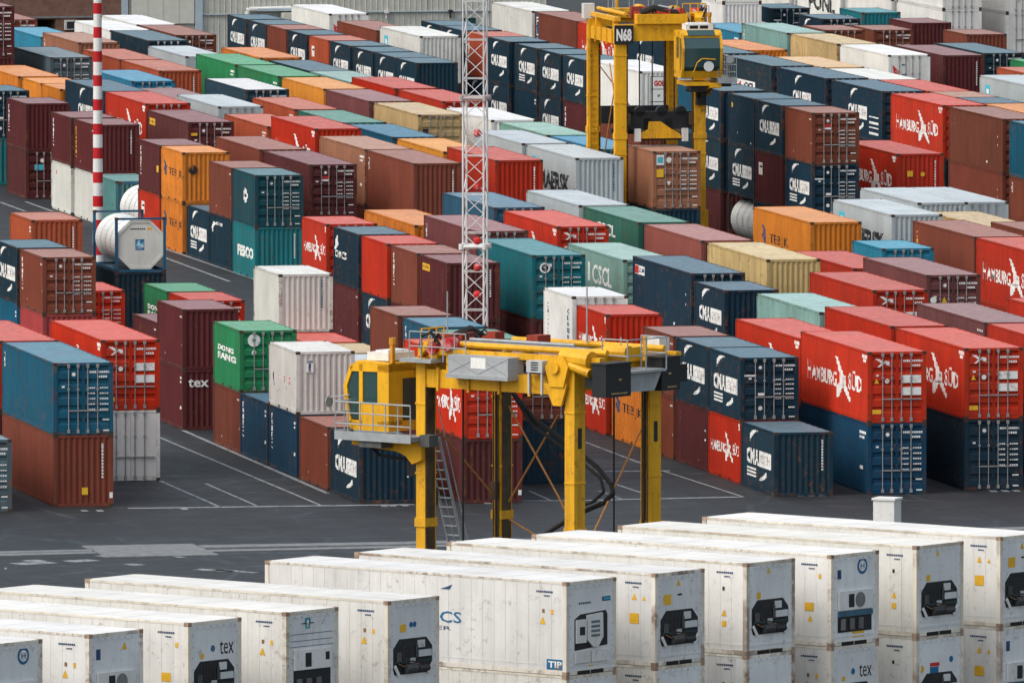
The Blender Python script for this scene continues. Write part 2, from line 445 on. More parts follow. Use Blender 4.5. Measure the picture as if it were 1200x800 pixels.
def door_mesh(h, y0, y1):
    b = MB(); z0, z1 = 0.15, h - 0.125; n = 5; x0, x1 = -0.085, -0.025
    st = (z1 - z0) / n; pr = []
    for i in range(n):
        a = z0 + i * st
        pr += [(a, x1), (a + st * 0.5, x1), (a + st * 0.62, x0), (a + st * 0.88, x0)]
    pr.append((z1, x1))
    for (a, xa), (c, xc) in zip(pr, pr[1:]):
        b.quad([(xa, y0 + 0.05, a), (xa, y1 - 0.05, a), (xc, y1 - 0.05, c), (xc, y0 + 0.05, c)])
    b.box(-0.09, -0.018, y0, y0 + 0.05, z0, z1); b.box(-0.09, -0.018, y1 - 0.05, y1, z0, z1)
    return b
def flat_door_mesh(h, y0, y1):
    b = MB(); b.box(-0.06, -0.022, y0, y1, 0.15, h - 0.125); return b
def bar_mesh(h):
    b = MB(); b.tube((0.012, 0, 0.10), (0.012, 0, h - 0.09), 0.022, 6)
    for z in (0.07, h - 0.2): b.box(-0.018, 0.045, -0.055, 0.055, z, z + 0.15)
    b.box(0.0, 0.05, -0.03, 0.42, 0.95, 1.0); b.box(-0.015, 0.04, -0.05, 0.05, h * 0.62, h * 0.62 + 0.07)
    return b
def floor_mesh(L):
    b = MB(); b.box(-L + 0.1, -0.1, 0.09, W - 0.09, 0.10, 0.16); return b

PM = ['white', 'black', 'yellow', 'redp', 'bluep', 'cyan', 'navyp', 'frame', 'faint']
WHT, BLK, YEL, RED, BLU, CYA, NVY, FRM, FNT = range(9)
def side_put(L): return lambda a, z, lift: (a - L, -0.006 - lift, z)
def end_put(): return lambda a, z, lift: (0.022 + lift, a, z)
def side_print(L, h, marks):
    p = Print(L, h, side_put(L)); k = 6.058 / L if L > 7 else 1.0
    dirty = '_'
    for m in marks:
        if m in ('cma', 'cmal', 'cmaf', 'cmafl'):
            o, s = (0.0, 1.0) if m in ('cma', 'cmal') else (0.25, 0.5)
            A = lambda a: o + a * s
            p.strip([(A(0.24), 0.22, 0.018 * s), (A(0.27), 0.18, 0.03 * s), (A(0.31), 0.125, 0.05 * s), (A(0.38), 0.075, 0.06 * s), (A(0.45), 0.06, 0.045 * s), (A(0.47), 0.085, 0.01)])
            p.disc(A(0.25), 0.245, 0.022)
            for i, ch in enumerate('CMA'): p.word(ch, A(0.14 + 0.125 * i), A(0.255 + 0.125 * i), 0.365, 0.61, WHT, 0.05)
            p.rect(A(0.53), A(0.88), 0.365, 0.615)
            p.lift = 0.004; p.word('CGM', A(0.56), A(0.85), 0.42, 0.56, FNT, -0.01); p.lift = 0
            p.strip([(A(0.56), 0.83, 0.03 * s), (A(0.62), 0.79, 0.07 * s), (A(0.70), 0.74, 0.045 * s), (A(0.73), 0.68, 0.015 * s)])
            if m == 'cmal':
                for i in range(3): p.rect(A(0.15), A(0.43), 0.665 + 0.055 * i, 0.695 + 0.055 * i)
            if m == 'cmafl':
                for i in range(4): p.rect(A(0.98), A(1.32), 0.52 + 0.10 * i, 0.545 + 0.10 * i + 0.02 * (i % 2))
        elif m in ('hs', 'hs2'):
            w = [('H', 0.095, 0.15, 0.36, 0.63), ('AMBURG', 0.16, 0.53, 0.415, 0.63), ('S\u00dcD', 0.70, 0.90, 0.33, 0.61)] if m == 'hs' else [('HAMBURG', 0.06, 0.54, 0.43, 0.60), ('S\u00dcD', 0.74, 0.94, 0.38, 0.58)]
            for t, a0, a1, d0, d1 in w: p.word(t, a0, a1, d0, d1, WHT, 0.02)
            d = 0.0 if m == 'hs' else 0.08; q = 1.0 if m == 'hs' else 0.8
            X = lambda a: 0.62 + (a - 0.62) * (1 if m == 'hs' else 1.15)
            Y = lambda y: 0.47 + d * 0 + (y - 0.47) * q
            p.lift = 0.004
            p.strip([(X(0.515), Y(0.20), 0.004), (X(0.53), Y(0.205), 0.016), (X(0.565), Y(0.31), 0.022), (X(0.60), Y(0.42), 0.03), (X(0.625), Y(0.52), 0.042), (X(0.60), Y(0.60), 0.05)])
            p.strip([(X(0.585), Y(0.58), 0.04), (X(0.56), Y(0.68), 0.034), (X(0.545), Y(0.77), 0.012)])
            p.strip([(X(0.64), Y(0.57), 0.032), (X(0.69), Y(0.68), 0.026), (X(0.73), Y(0.78), 0.012)])
            p.strip([(X(0.66), Y(0.44), 0.012), (X(0.64), Y(0.50), 0.03)])
            p.lift = 0
            p.rect(0.905, 0.975, 0.055, 0.105); p.rect(0.925, 0.955, 0.115, 0.16)
        elif m in ('mk', 'mkb', 'mkb2'):
            if m != 'mkb2':
                p.rect(0.10, 0.19, 0.16, 0.42, CYA); p.lift = 0.004
                p.fan(0.145, 0.29, [(0.145 + (0.030 if i % 2 == 0 else 0.014) * math.sin(math.pi * i / 7), 0.29 - (0.105 if i % 2 == 0 else 0.05) * math.cos(math.pi * i / 7)) for i in range(14)]); p.lift = 0
            if m != 'mkb': p.word('MAERSK' if m == 'mk' else 'PONL', 0.26, 0.86, 0.34, 0.68, BLK, 0.05)
        elif m == 'tbj':
            e0, e1, t0, t1 = (0.14, 0.22, 0.28, 0.60) if L > 7 else (0.08, 0.25, 0.34, 0.97); em = (e0 + e1) / 2; ew = e1 - e0
            p.strip([(em - ew * .3, 0.25, ew * .14), (em, 0.31, ew * .25), (em + ew * .15, 0.37, ew * .3), (em - ew * .05, 0.43, ew * .42), (em + ew * .1, 0.48, ew * .25), (em + ew * .2, 0.54, ew * .2)], NVY)
            p.word('TEB.JK', t0, t1, 0.37, 0.56, BLK, 0.005)
        elif m == 'fesco': p.word('FESCO', 0.2, 0.9, 0.42, 0.64, WHT, 0.06)
        elif m == 'two': p.word('DONG', 0.14, 0.74, 0.34, 0.43, WHT, 0.05); p.word('FANG', 0.14, 0.82, 0.46, 0.57, WHT, 0.05)
        elif m == 'cos':
            p.rect(0.36, 0.395, 0.22, 0.55); p.word('CSCL', 0.44, 0.78, 0.23, 0.57, WHT, 0.02)
        elif m == 'red3':
            for i in range(3): p.disc(0.33 + 0.2 * i, 0.51, 0.05 + 0.012 * (i == 2), RED)
            p.lift = 0.004
            for i, ch in enumerate('UES'): p.word(ch, 0.30 + 0.2 * i, 0.37 + 0.2 * i, 0.485, 0.535, WHT, 0.01)
            p.lift = 0; p.strip([(0.16, 0.40, 0.012), (0.13, 0.50, 0.008), (0.16, 0.66, 0.02)], BLK)
        elif m == 'fl': p.rect(0.05, 0.19 if L > 7 else 0.32, 0.13, 0.25, YEL); p.lift = 0.004; p.word('FLORENS', 0.06, 0.18 if L > 7 else 0.3, 0.16, 0.215, BLK, 0.01); p.lift = 0
        elif m == 'plate': p.rect(0.03, 0.20, 0.12, 0.26); p.lift = 0.004; p.rect(0.03, 0.09, 0.13, 0.25, RED); p.word('ZIM', 0.10, 0.19, 0.16, 0.22, NVY, 0.02); p.lift = 0
        elif m == 'rsign': p.rect(0.24, 0.65, 0.40, 0.60); p.lift = 0.004; p.disc(0.33, 0.50, 0.075, RED); p.word('OCL', 0.42, 0.63, 0.43, 0.57, BLK, 0.05); p.lift = 0
        elif m == 'bird':
            p.strip([(0.13, 0.14, 0.005), (0.12, 0.22, 0.05), (0.12, 0.30, 0.06), (0.07, 0.37, 0.04), (0.05, 0.41, 0.01)])
            p.word('OMCS', 0.05, 0.50, 0.40, 0.54, WHT, 0.03)
        elif m == 'rose':
            for i in range(7): p.disc(0.55 + 0.07 * math.cos(i * 0.9), 0.45 + 0.09 * math.sin(i * 0.9), 0.055)
            p.lift = 0.004; p.disc(0.52, 0.45, 0.04, RED); p.lift = 0
        elif m == 'arrow': p.fan(0.15, 0.23, [(0.08, 0.28), (0.16, 0.15), (0.32, 0.17), (0.18, 0.24), (0.13, 0.36)]); p.ticks(0.30, 0.55, 0.14, 0.20, 5)
        elif m == 'vb': p.word_up('TRITON' if L < 7 else 'TEX', 0.05 if L < 7 else 0.035, 0.11 if L < 7 else 0.06, 0.12, 0.72 if L < 7 else 0.34)
        elif m == 'vbb': p.lift = -0.001; p.rect(0.02, 0.075, 0.03, 0.97, NVY); p.lift = 0.004; p.word_up('FLOR', 0.028, 0.068, 0.08, 0.94); p.lift = 0
        elif m == 'vy': p.word_up('TEXTAIN' if L < 7 else 'CAI', 0.05, 0.11 if L < 7 else 0.08, 0.14, 0.8 if L < 7 else 0.5, YEL)
        elif m in ('vbk', 'vbk2'): p.word_up('CRONOS', (0.10 if m == 'vbk' else 0.80), (0.16 if m == 'vbk' else 0.86), 0.22, 0.86, NVY)
        elif m == 'mlogo': p.rect(0.44, 0.49, 0.40, 0.66, BLK); p.strip([(0.49, 0.62, 0.01), (0.515, 0.46, 0.012), (0.545, 0.44, 0.012), (0.55, 0.64, 0.01)], BLK)
        elif m == 'redm': p.tri(0.44, 0.52, 0.11, RED)
        elif m == 'cred': p.disc(0.24, 0.22, 0.055, RED)
        elif m == 'wsq': p.rect(0.12, 0.26, 0.22, 0.46); p.lift = 0.004; p.rect(0.15, 0.23, 0.28, 0.32, BLK); p.lift = 0
        elif m == 'seven': p.word('7', 0.77, 0.87, 0.45, 0.62)
        elif m == 'wl': p.word('CSCL', 0.22, 0.58, 0.17, 0.36, WHT, 0.02)
        elif m == 'sm': p.ticks(0.86, 0.97, 0.13, 0.17, 4); p.ticks(0.86, 0.94, 0.20, 0.235, 3); p.rect(0.88, 0.925, 0.62, 0.67)
        elif m == 'dot': p.disc(0.30, 0.83, 0.02); p.disc(0.95, 0.60, 0.016); p.ticks(0.88, 0.97, 0.12, 0.15, 4)
        elif m == 'dots': p.disc(0.1, 0.2, 0.02); p.disc(0.1, 0.28, 0.02); p.disc(0.9, 0.35, 0.018); p.disc(0.7, 0.85, 0.022); p.disc(0.9, 0.5, 0.018)
        elif m == 'ydot': p.disc(0.12, 0.22, 0.055, YEL); p.disc(0.34, 0.75, 0.03); p.disc(0.85, 0.9, 0.02)
        elif m == 'ysm': p.rect(0.82, 0.93, 0.42, 0.55, YEL)
        elif m == 'rustv': p.rect(0.58, 0.63, 0.06, 0.94, 7); p.rect(0.80, 0.84, 0.10, 0.9, 7)
        elif m == 'patch': p.rect(0.60, 0.75, 0.55, 0.95, 7)
        elif m == 'ypost': p.lift = 0.012; p.rect(0.975, 1.0, 0.55, 0.95, YEL); p.lift = 0
    return p
def end_print(h, e, marks):
    p = Print(W, h, end_put()); done = False
    for m in marks:
        done = True
        if m == 'vt': p.ticks(0.80, 0.835, 0.12, 0.20, 1); [p.rect(0.80, 0.83, 0.12 + 0.045 * i, 0.15 + 0.045 * i) for i in range(11)]
        elif m == 'vd': [p.rect(0.78, 0.81, 0.10 + 0.045 * i, 0.13 + 0.045 * i, NVY) for i in range(11)]
        elif m == 'tex': p.word('tex', 0.10, 0.47, 0.15, 0.29, WHT, 0.02)
        elif m == 'yl': p.rect(0.47, 0.57, 0.73, 0.83, YEL); p.rect(0.93, 0.985, 0.80, 0.88)
        elif m == 'yl2': p.rect(0.22, 0.34, 0.30, 0.40, YEL); p.disc(0.55, 0.36, 0.04, YEL)
        elif m == 'ybox': p.rect(0.16, 0.29, 0.13, 0.33, WHT); p.lift = 0.004; p.rect(0.17, 0.28, 0.14, 0.18, NVY); p.rect(0.205, 0.245, 0.18, 0.32, NVY); p.lift = 0
        elif m == 'smear': p.disc(0.22, 0.34, 0.09, BLK)
        elif m == 'gold':
            p.rect(0.24, 0.97, 0.10, 0.97, WHT); p.lift = 0.004
            for d in (0.1, 0.36, 0.62): p.rect(0.24, 0.97, d, d + 0.015, BLK)
            for a in (0.24, 0.955): p.rect(a, a + 0.015, 0.115, 0.97, BLK)
            p.word('GOLD', 0.32, 0.64, 0.19, 0.31, RED, 0.06); p.rect(0.34, 0.48, 0.72, 0.9, BLK); p.disc(0.72, 0.8, 0.09, BLK); p.disc(0.42, 0.5, 0.03, BLK); p.lift = 0
        else: done = done and len(p.f) > 0
    return p
def door_print(h, left, marks, color):
    """Print on one door leaf, in fractions of the whole end."""
    p = Print(W, h, lambda a, z, lift: (-0.012 + lift, a, z))
    if left:
        for m in marks:
            if m == 'dh':
                p.poly([(0.12, 0.095), (0.20, 0.10), (0.27, 0.145), (0.22, 0.155)]); p.poly([(0.16, 0.215), (0.25, 0.15), (0.31, 0.125), (0.34, 0.135), (0.27, 0.17), (0.20, 0.215)]); p.poly([(0.26, 0.16), (0.41, 0.20), (0.34, 0.19)])
                p.disc(0.33, 0.41, 0.035); p.tri(0.15, 0.41, 0.035, YEL); p.rect(0.08, 0.23, 0.81, 0.87, YEL)
            elif m == 'ring': p.disc(0.25, 0.16, 0.105); p.lift = 0.004; p.disc(0.25, 0.16, 0.03, 7); p.lift = 0; p.disc(0.25, 0.36, 0.04)
            elif m == 'ring2': p.disc(0.24, 0.20, 0.085); p.lift = 0.004; p.disc(0.24, 0.20, 0.055, BLK); p.word('S', 0.2, 0.28, 0.17, 0.23); p.lift = 0
            elif m == 'flag': p.rect(0.25, 0.41, 0.23, 0.28, RED); p.rect(0.25, 0.41, 0.29, 0.325)
            elif m == 'tsq': p.rect(0.2, 0.42, 0.28, 0.40, CYA); p.disc(0.62 * 0.6, 0.2, 0.045)
            elif m == 'ysq': p.rect(0.26, 0.42, 0.62, 0.85, YEL); p.rect(0.05, 0.2, 0.2, 0.25, YEL)
            elif m == 'ydot2': p.disc(0.13, 0.38, 0.05); p.tri(0.33, 0.38, 0.05, YEL)
            elif m == 'crest': p.poly([(0.10, 0.26), (0.23, 0.26), (0.22, 0.38), (0.165, 0.46), (0.11, 0.38)], BLK)
            elif m == 'pl2': p.rect(0.07, 0.23, 0.06, 0.24); p.lift = 0.004; p.rect(0.09, 0.21, 0.10, 0.2, CYA); p.lift = 0; p.rect(0.07, 0.22, 0.31, 0.45, YEL); p.disc(0.33, 0.15, 0.05); p.tri(0.33, 0.56, -0.04)
            elif m == 'redm': p.poly([(0.10, 0.2), (0.28, 0.34), (0.14, 0.45)], RED); p.rect(0.32, 0.42, 0.18, 0.21, NVY); p.rect(0.32, 0.43, 0.38, 0.41, NVY)
            elif m == 'cma' or m == 'cmal': p.rect(0.06, 0.27, 0.27, 0.30); p.rect(0.30, 0.42, 0.56, 0.60); p.disc(0.34, 0.8, 0.035)
            elif m == 'pl': p.disc(0.34, 0.16, 0.028); p.rect(0.11, 0.18, 0.70, 0.80, 7 if False else WHT) if False else None; p.rect(0.14, 0.19, 0.32, 0.345)
    else:
        big = any(m == 'dh' for m in marks)
        if 'pl' in marks or 'pl2' in marks:
            p.ticks(0.60, 0.72, 0.115, 0.145, 4); p.ticks(0.75, 0.96, 0.115, 0.145, 7); p.ticks(0.75, 0.90, 0.18, 0.21, 4)
            if big:
                for d in (0.33, 0.50):
                    p.rect(0.57, 0.73, d, d + 0.11); p.rect(0.75, 0.91, d, d + 0.11)
            else:
                for i in range(5): p.ticks(0.57, 0.70, 0.34 + 0.075 * i, 0.36 + 0.075 * i, 4 - i % 2); p.ticks(0.77, 0.92, 0.34 + 0.075 * i, 0.36 + 0.075 * i, 4)
                p.rect(0.82, 0.93, 0.78, 0.80); p.rect(0.83, 0.93, 0.93, 0.95)
    return p
def lettering(p, key, parent, color):
    if not p.f: return
    me = cached(('print',) + key, lambda: p.mesh('lettering', [M[x] for x in PM]))
    o = link('lettering', me, parent, color)
    if key[0] != 's' and key[0] != 'rs': o['kind'] = 'stuff'      # rows of small figures and stickers

def container(x, y, z, L, h, c, e, marks, label, rot=YARD_ROT):
    root = bpy.data.objects.new('shipping_container', None)
    root.location = (x, y, z); root.rotation_euler = (0, 0, rot); root.empty_display_size = 0.5
    COLL.objects.link(root)
    tag(root, label, 'container', 'shipping containers stacked in the yard')
    base = PAINT[c]; g = R.uniform(0.95, 1.05) if c in WHITES else R.uniform(0.86, 1.12)
    jt = 0.01 if c in WHITES else 0.05
    col = tuple(min(0.85, q * g * R.uniform(1 - jt, 1 + jt)) for q in base)
    white = c in WHITES
    pm, fm = (M['reefer'], M['reefer_frame' if c in ('wr', 'wg') else 'reefer']) if white else (M['paint'], M['frame'])
    kk = 'w' + c if white else 'c'
    link('frame', cached(('frame', L, h, kk), lambda: frame_mesh(L, h).mesh('frame', [fm, M['casting'], M['dark']])), root, col)
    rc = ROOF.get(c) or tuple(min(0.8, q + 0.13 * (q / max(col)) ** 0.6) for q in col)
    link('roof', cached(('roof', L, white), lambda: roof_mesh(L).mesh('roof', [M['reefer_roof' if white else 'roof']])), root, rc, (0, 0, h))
    sw = link('side_wall', cached(('side', L, h, white), lambda: side_mesh(L, h, 0.022, 1).mesh('side_wall', [pm])), root, col)
    lettering(side_print(L, h, marks).conform(L), ('s', L, h, tuple(marks), c in ('x',)), sw, col)
    link('side_wall', cached(('side2', L, h, white), lambda: side_mesh(L, h, W - 0.022, -1).mesh('side_wall', [pm])), root, col)
    link('end_wall', cached(('rear', L, h, white), lambda: end_mesh(h, -L + 0.02, -1).mesh('end_wall', [pm])), root, col)
    link('floor', cached(('floor', L), lambda: floor_mesh(L).mesh('floor', [M['dark']])), root)
    if e == 'd':
        for left, y0, y1 in ((True, 0.155, W / 2 - 0.006), (False, W / 2 + 0.006, W - 0.155)):
            fn = flat_door_mesh if white else door_mesh
            d = link('door', cached(('door', h, left, white), lambda: fn(h, y0, y1).mesh('door', [pm])), root, col)
            for yb in ((0.62, 1.0) if left else (1.40, 1.80)):
                link('locking_bar', cached(('bar', h), lambda: bar_mesh(h).mesh('locking_bar', [M['bar']])), d, None, (0, yb, 0))
            lettering(door_print(h, left, marks, c), ('d', h, left, tuple(marks)), d, col)
    else:
        d = link('end_wall', cached(('front', h, white), lambda: end_mesh(h, -0.02, 1).mesh('end_wall', [pm])), root, col)
        lettering(end_print(h, e, marks), ('e', h, tuple(marks)), d, col)
    return root

def hidden_container(x, y, z, L, h, c):
    def mk():
        b = MB(); b.box(-L + 0.02, -0.02, 0.02, W - 0.02, 0.02, h - 0.02)
        return b.mesh('shipping_container', [M['paint']])
    o = link('shipping_container', cached(('hidden', L, h), mk), None, PAINT.get(c, PAINT['br']), (x, y, z), (0, 0, YARD_ROT))
    tag(o, 'container hidden beneath the ones stacked on top of it', 'container', 'containers hidden inside the stacks')

def tank_container(x, y, z, h, label, fc=(0.012, 0.10, 0.19)):
    L = 6.058
    root = bpy.data.objects.new('tank_container', None)
    root.location = (x, y, z); root.rotation_euler = (0, 0, YARD_ROT); COLL.objects.link(root)
    tag(root, label, 'tank container', 'tank containers in the yard')
    b = MB(); p = 0.13
    for xx in (-p, -L):
        for yy in (0, W - p): b.box(xx, xx + p, yy, yy + p, 0.12, h - 0.12)
        for zz in (0.02, h - 0.12): b.box(xx + 0.02, xx + p - 0.02, p, W - p, zz, zz + 0.1)
    for yy in (0.01, W - p + 0.01): b.box(-L + p, -p, yy, yy + 0.1, 0.02, 0.14)
    for xx in (-0.174, -L - 0.004):
        for yy in (-0.004, W - 0.158): b.box(xx, xx + 0.178, yy, yy + 0.162, 0, 0.118, 1); b.box(xx, xx + 0.178, yy, yy + 0.162, h - 0.118, h, 1)
    build(b, 'frame', [M['frame'], M['casting']], root, fc)
    b = MB(); cz = h / 2; r = 1.16; n = 40; xs = [(-L + 0.05, 0.55), (-L + 0.14, 0.9), (-L + 0.32, 1.0), (-0.45, 1.0), (-0.30, 0.985)]
    for (xa, ra), (xb, rb) in zip(xs, xs[1:]):
        for i in range(n):
            t, s = 2 * math.pi * i / n, 2 * math.pi * (i + 1) / n
            b.quad([(xa, W / 2 + r * ra * math.cos(t), cz + r * ra * math.sin(t)), (xa, W / 2 + r * ra * math.cos(s), cz + r * ra * math.sin(s)),
                    (xb, W / 2 + r * rb * math.cos(s), cz + r * rb * math.sin(s)), (xb, W / 2 + r * rb * math.cos(t), cz + r * rb * math.sin(t))])
    tk = build(b, 'tank', [M['reefer']], root, (0.74, 0.74, 0.72), True)
    for xx in (-1.7, -3.0, -4.3):
        b = MB()
        for i in range(n):
            t, s = 2 * math.pi * i / n, 2 * math.pi * (i + 1) / n; q = r + 0.02
            b.quad([(xx, W / 2 + q * math.cos(t), cz + q * math.sin(t)), (xx, W / 2 + q * math.cos(s), cz + q * math.sin(s)), (xx + 0.07, W / 2 + q * math.cos(s), cz + q * math.sin(s)), (xx + 0.07, W / 2 + q * math.cos(t), cz + q * math.sin(t))])
        build(b, 'strap', [M['galv']], tk)
    oc = lambda q: [(W / 2 + q * math.cos(math.pi / 8 + i * math.pi / 4), cz + q * math.sin(math.pi / 8 + i * math.pi / 4)) for i in range(8)]
    b = MB(); b.prism(oc(1.245), 'x', -0.32, -0.10)
    for i in range(8):                                       # raised rim of the eight-sided end plate
        j = (i + 1) % 8; o, q = oc(1.25), oc(1.12)
        b.quad([(-0.06, *o[i]), (-0.06, *o[j]), (-0.06, *q[j]), (-0.06, *q[i])]); b.quad([(-0.06, *q[i]), (-0.06, *q[j]), (-0.10, *q[j]), (-0.10, *q[i])]); b.quad([(-0.10, *o[i]), (-0.10, *o[j]), (-0.06, *o[j]), (-0.06, *o[i])])
    ep = build(b, 'end_plate', [M['reefer']], root, (0.66, 0.65, 0.60))
    p = Print(W, h, lambda a, zz, lift: (-0.094 + lift, a, zz))
    p.rect(0.40, 0.58, 0.40, 0.60, BLU); p.lift = 0.004; p.rect(0.42, 0.56, 0.47, 0.53, CYA); p.word('TANK', 0.43, 0.55, 0.475, 0.525, WHT) if False else None; p.lift = 0
    p.ticks(0.30, 0.60, 0.2, 0.225, 8, BLK); p.rect(0.64, 0.72, 0.19, 0.235, YEL)
    link('lettering', p.mesh('lettering', [M[k] for k in PM]), ep)
# ---------------------------------------------------------------- ground
def ground_quad(name, pts, z, mat, kind='structure', label=None):
    b = MB(); b.quad([(p[0], p[1], z) for p in pts])
    return tag(build(b, name, [mat], None, (0.05, 0.055, 0.06)), label, None, None, kind)
ground_quad('ground', [(-1500, -300), (1500, -300), (1500, 3000), (-1500, 3000)], 0.0, M['yard'])
ra, rb = xy(-260, -548.5), xy(480, -548.5); rc, rd = xy(480, -500.0), xy(-260, -500.0)
ground_quad('road', [rd, rc, rb, ra], 0.004, M['road'])
def gp(px, py):                                              # a spot on the ground measured in the photograph
    dx, dy = px - 600, py - 400
    d = Vector((dx / FPX, math.cos(PITCH) - dy / FPX * math.sin(PITCH), -math.sin(PITCH) - dy / FPX * math.cos(PITCH)))
    t = -CAM_H / d.z
    return Vector((d.x * t, d.y * t))
def painted_line(a, b, w, z=0.008, mat='line'):
    a, b = gp(*a), gp(*b); d = (b - a).normalized(); nrm = Vector((-d.y, d.x)) * w / 2
    ground_quad('painted_line', [a - nrm, b - nrm, b + nrm, a + nrm], z, M[mat])
for a, b, w in [((187, 512.5), (376, 592), .13), ((187, 563), (258, 594), .13), ((241, 566.5), (302, 593), .13), ((214, 504), (384, 578), .2), ((0, 237), (30, 248), .2), ((30, 236.5), (62, 248), .2),
  ((193, 291.5), (302, 328.5), .22), ((193, 302), (269, 330), .2), ((686, 518), (756, 544.5), .13), ((778, 552), (871, 582), .13), ((698, 559.5), (760, 580), .13), ((702, 575), (728, 584.5), .13), ((981, 565.5), (1018, 578.5), .13), ((756, 552), (985, 640), .01),
  ((150, 595.5), (486, 591), .5), ((690, 586), (870, 582), .45), ((690, 552.5), (785, 551.5), .4), ((620, 575), (645, 586), .13), ((600, 587), (690, 586), .4)]:
    if w > 0.05: painted_line(a, b, w)
for x, y in [(95, 598.5), (113, 598.5), (212, 596.3), (446, 592.5), (456, 592.4), (470, 592.2), (933, 580.5), (945, 580.4), (958, 580.2), (1043, 578.2), (1056, 578.0), (1160, 575.5), (1174, 575.3), (1187, 575.1), (567, 589.5), (704, 586.2)]:
    painted_line((x, y), (x + 8, y - .1), .8, .012)
for a, b, w in [((18, 661), (60, 658.6), 1.0), ((30, 657.5), (50, 656.5), .8), ((80, 658), (110, 656), .9), ((118, 652.2), (142, 650.8), 1.0), ((150, 662), (165, 661), .8), ((205, 652.6), (215, 652.2), .7), ((230, 667), (275, 669), .7), ((250, 667.5), (300, 671), .4), ((5, 666), (8, 666), .7)]:
    painted_line(a, b, w, .012)
def kerb(a, b, w, h, z0=0.0, name='kerb'):
    a, b = gp(*a), gp(*b); d = (b - a).normalized(); nrm = Vector((-d.y, d.x)) * w / 2
    mb = MB(); k = [a - nrm, b - nrm, b + nrm, a + nrm]
    mb.quad([(p.x, p.y, z0 + h) for p in k])
    for i in range(4):
        p, q = k[i], k[(i + 1) % 4]; mb.quad([(p.x, p.y, z0), (q.x, q.y, z0), (q.x, q.y, z0 + h), (p.x, p.y, z0 + h)])
    tag(build(mb, name, [M['concrete']]), None, None, None, 'structure')
kerb((-60, 652.0), (109, 647.2), 1.1, .03); kerb((-60, 649.4), (109, 645.6), .8, .05)
kerb((111, 647.0), (241, 644.5), 5.2, .05)
kerb((243, 645.6), (470, 641.0), .9, .03); kerb((236, 641.6), (470, 637.6), 1.2, .06)
kerb((470, 641), (1250, 622), .9, .03); kerb((470, 637.6), (1250, 619), 1.2, .06)

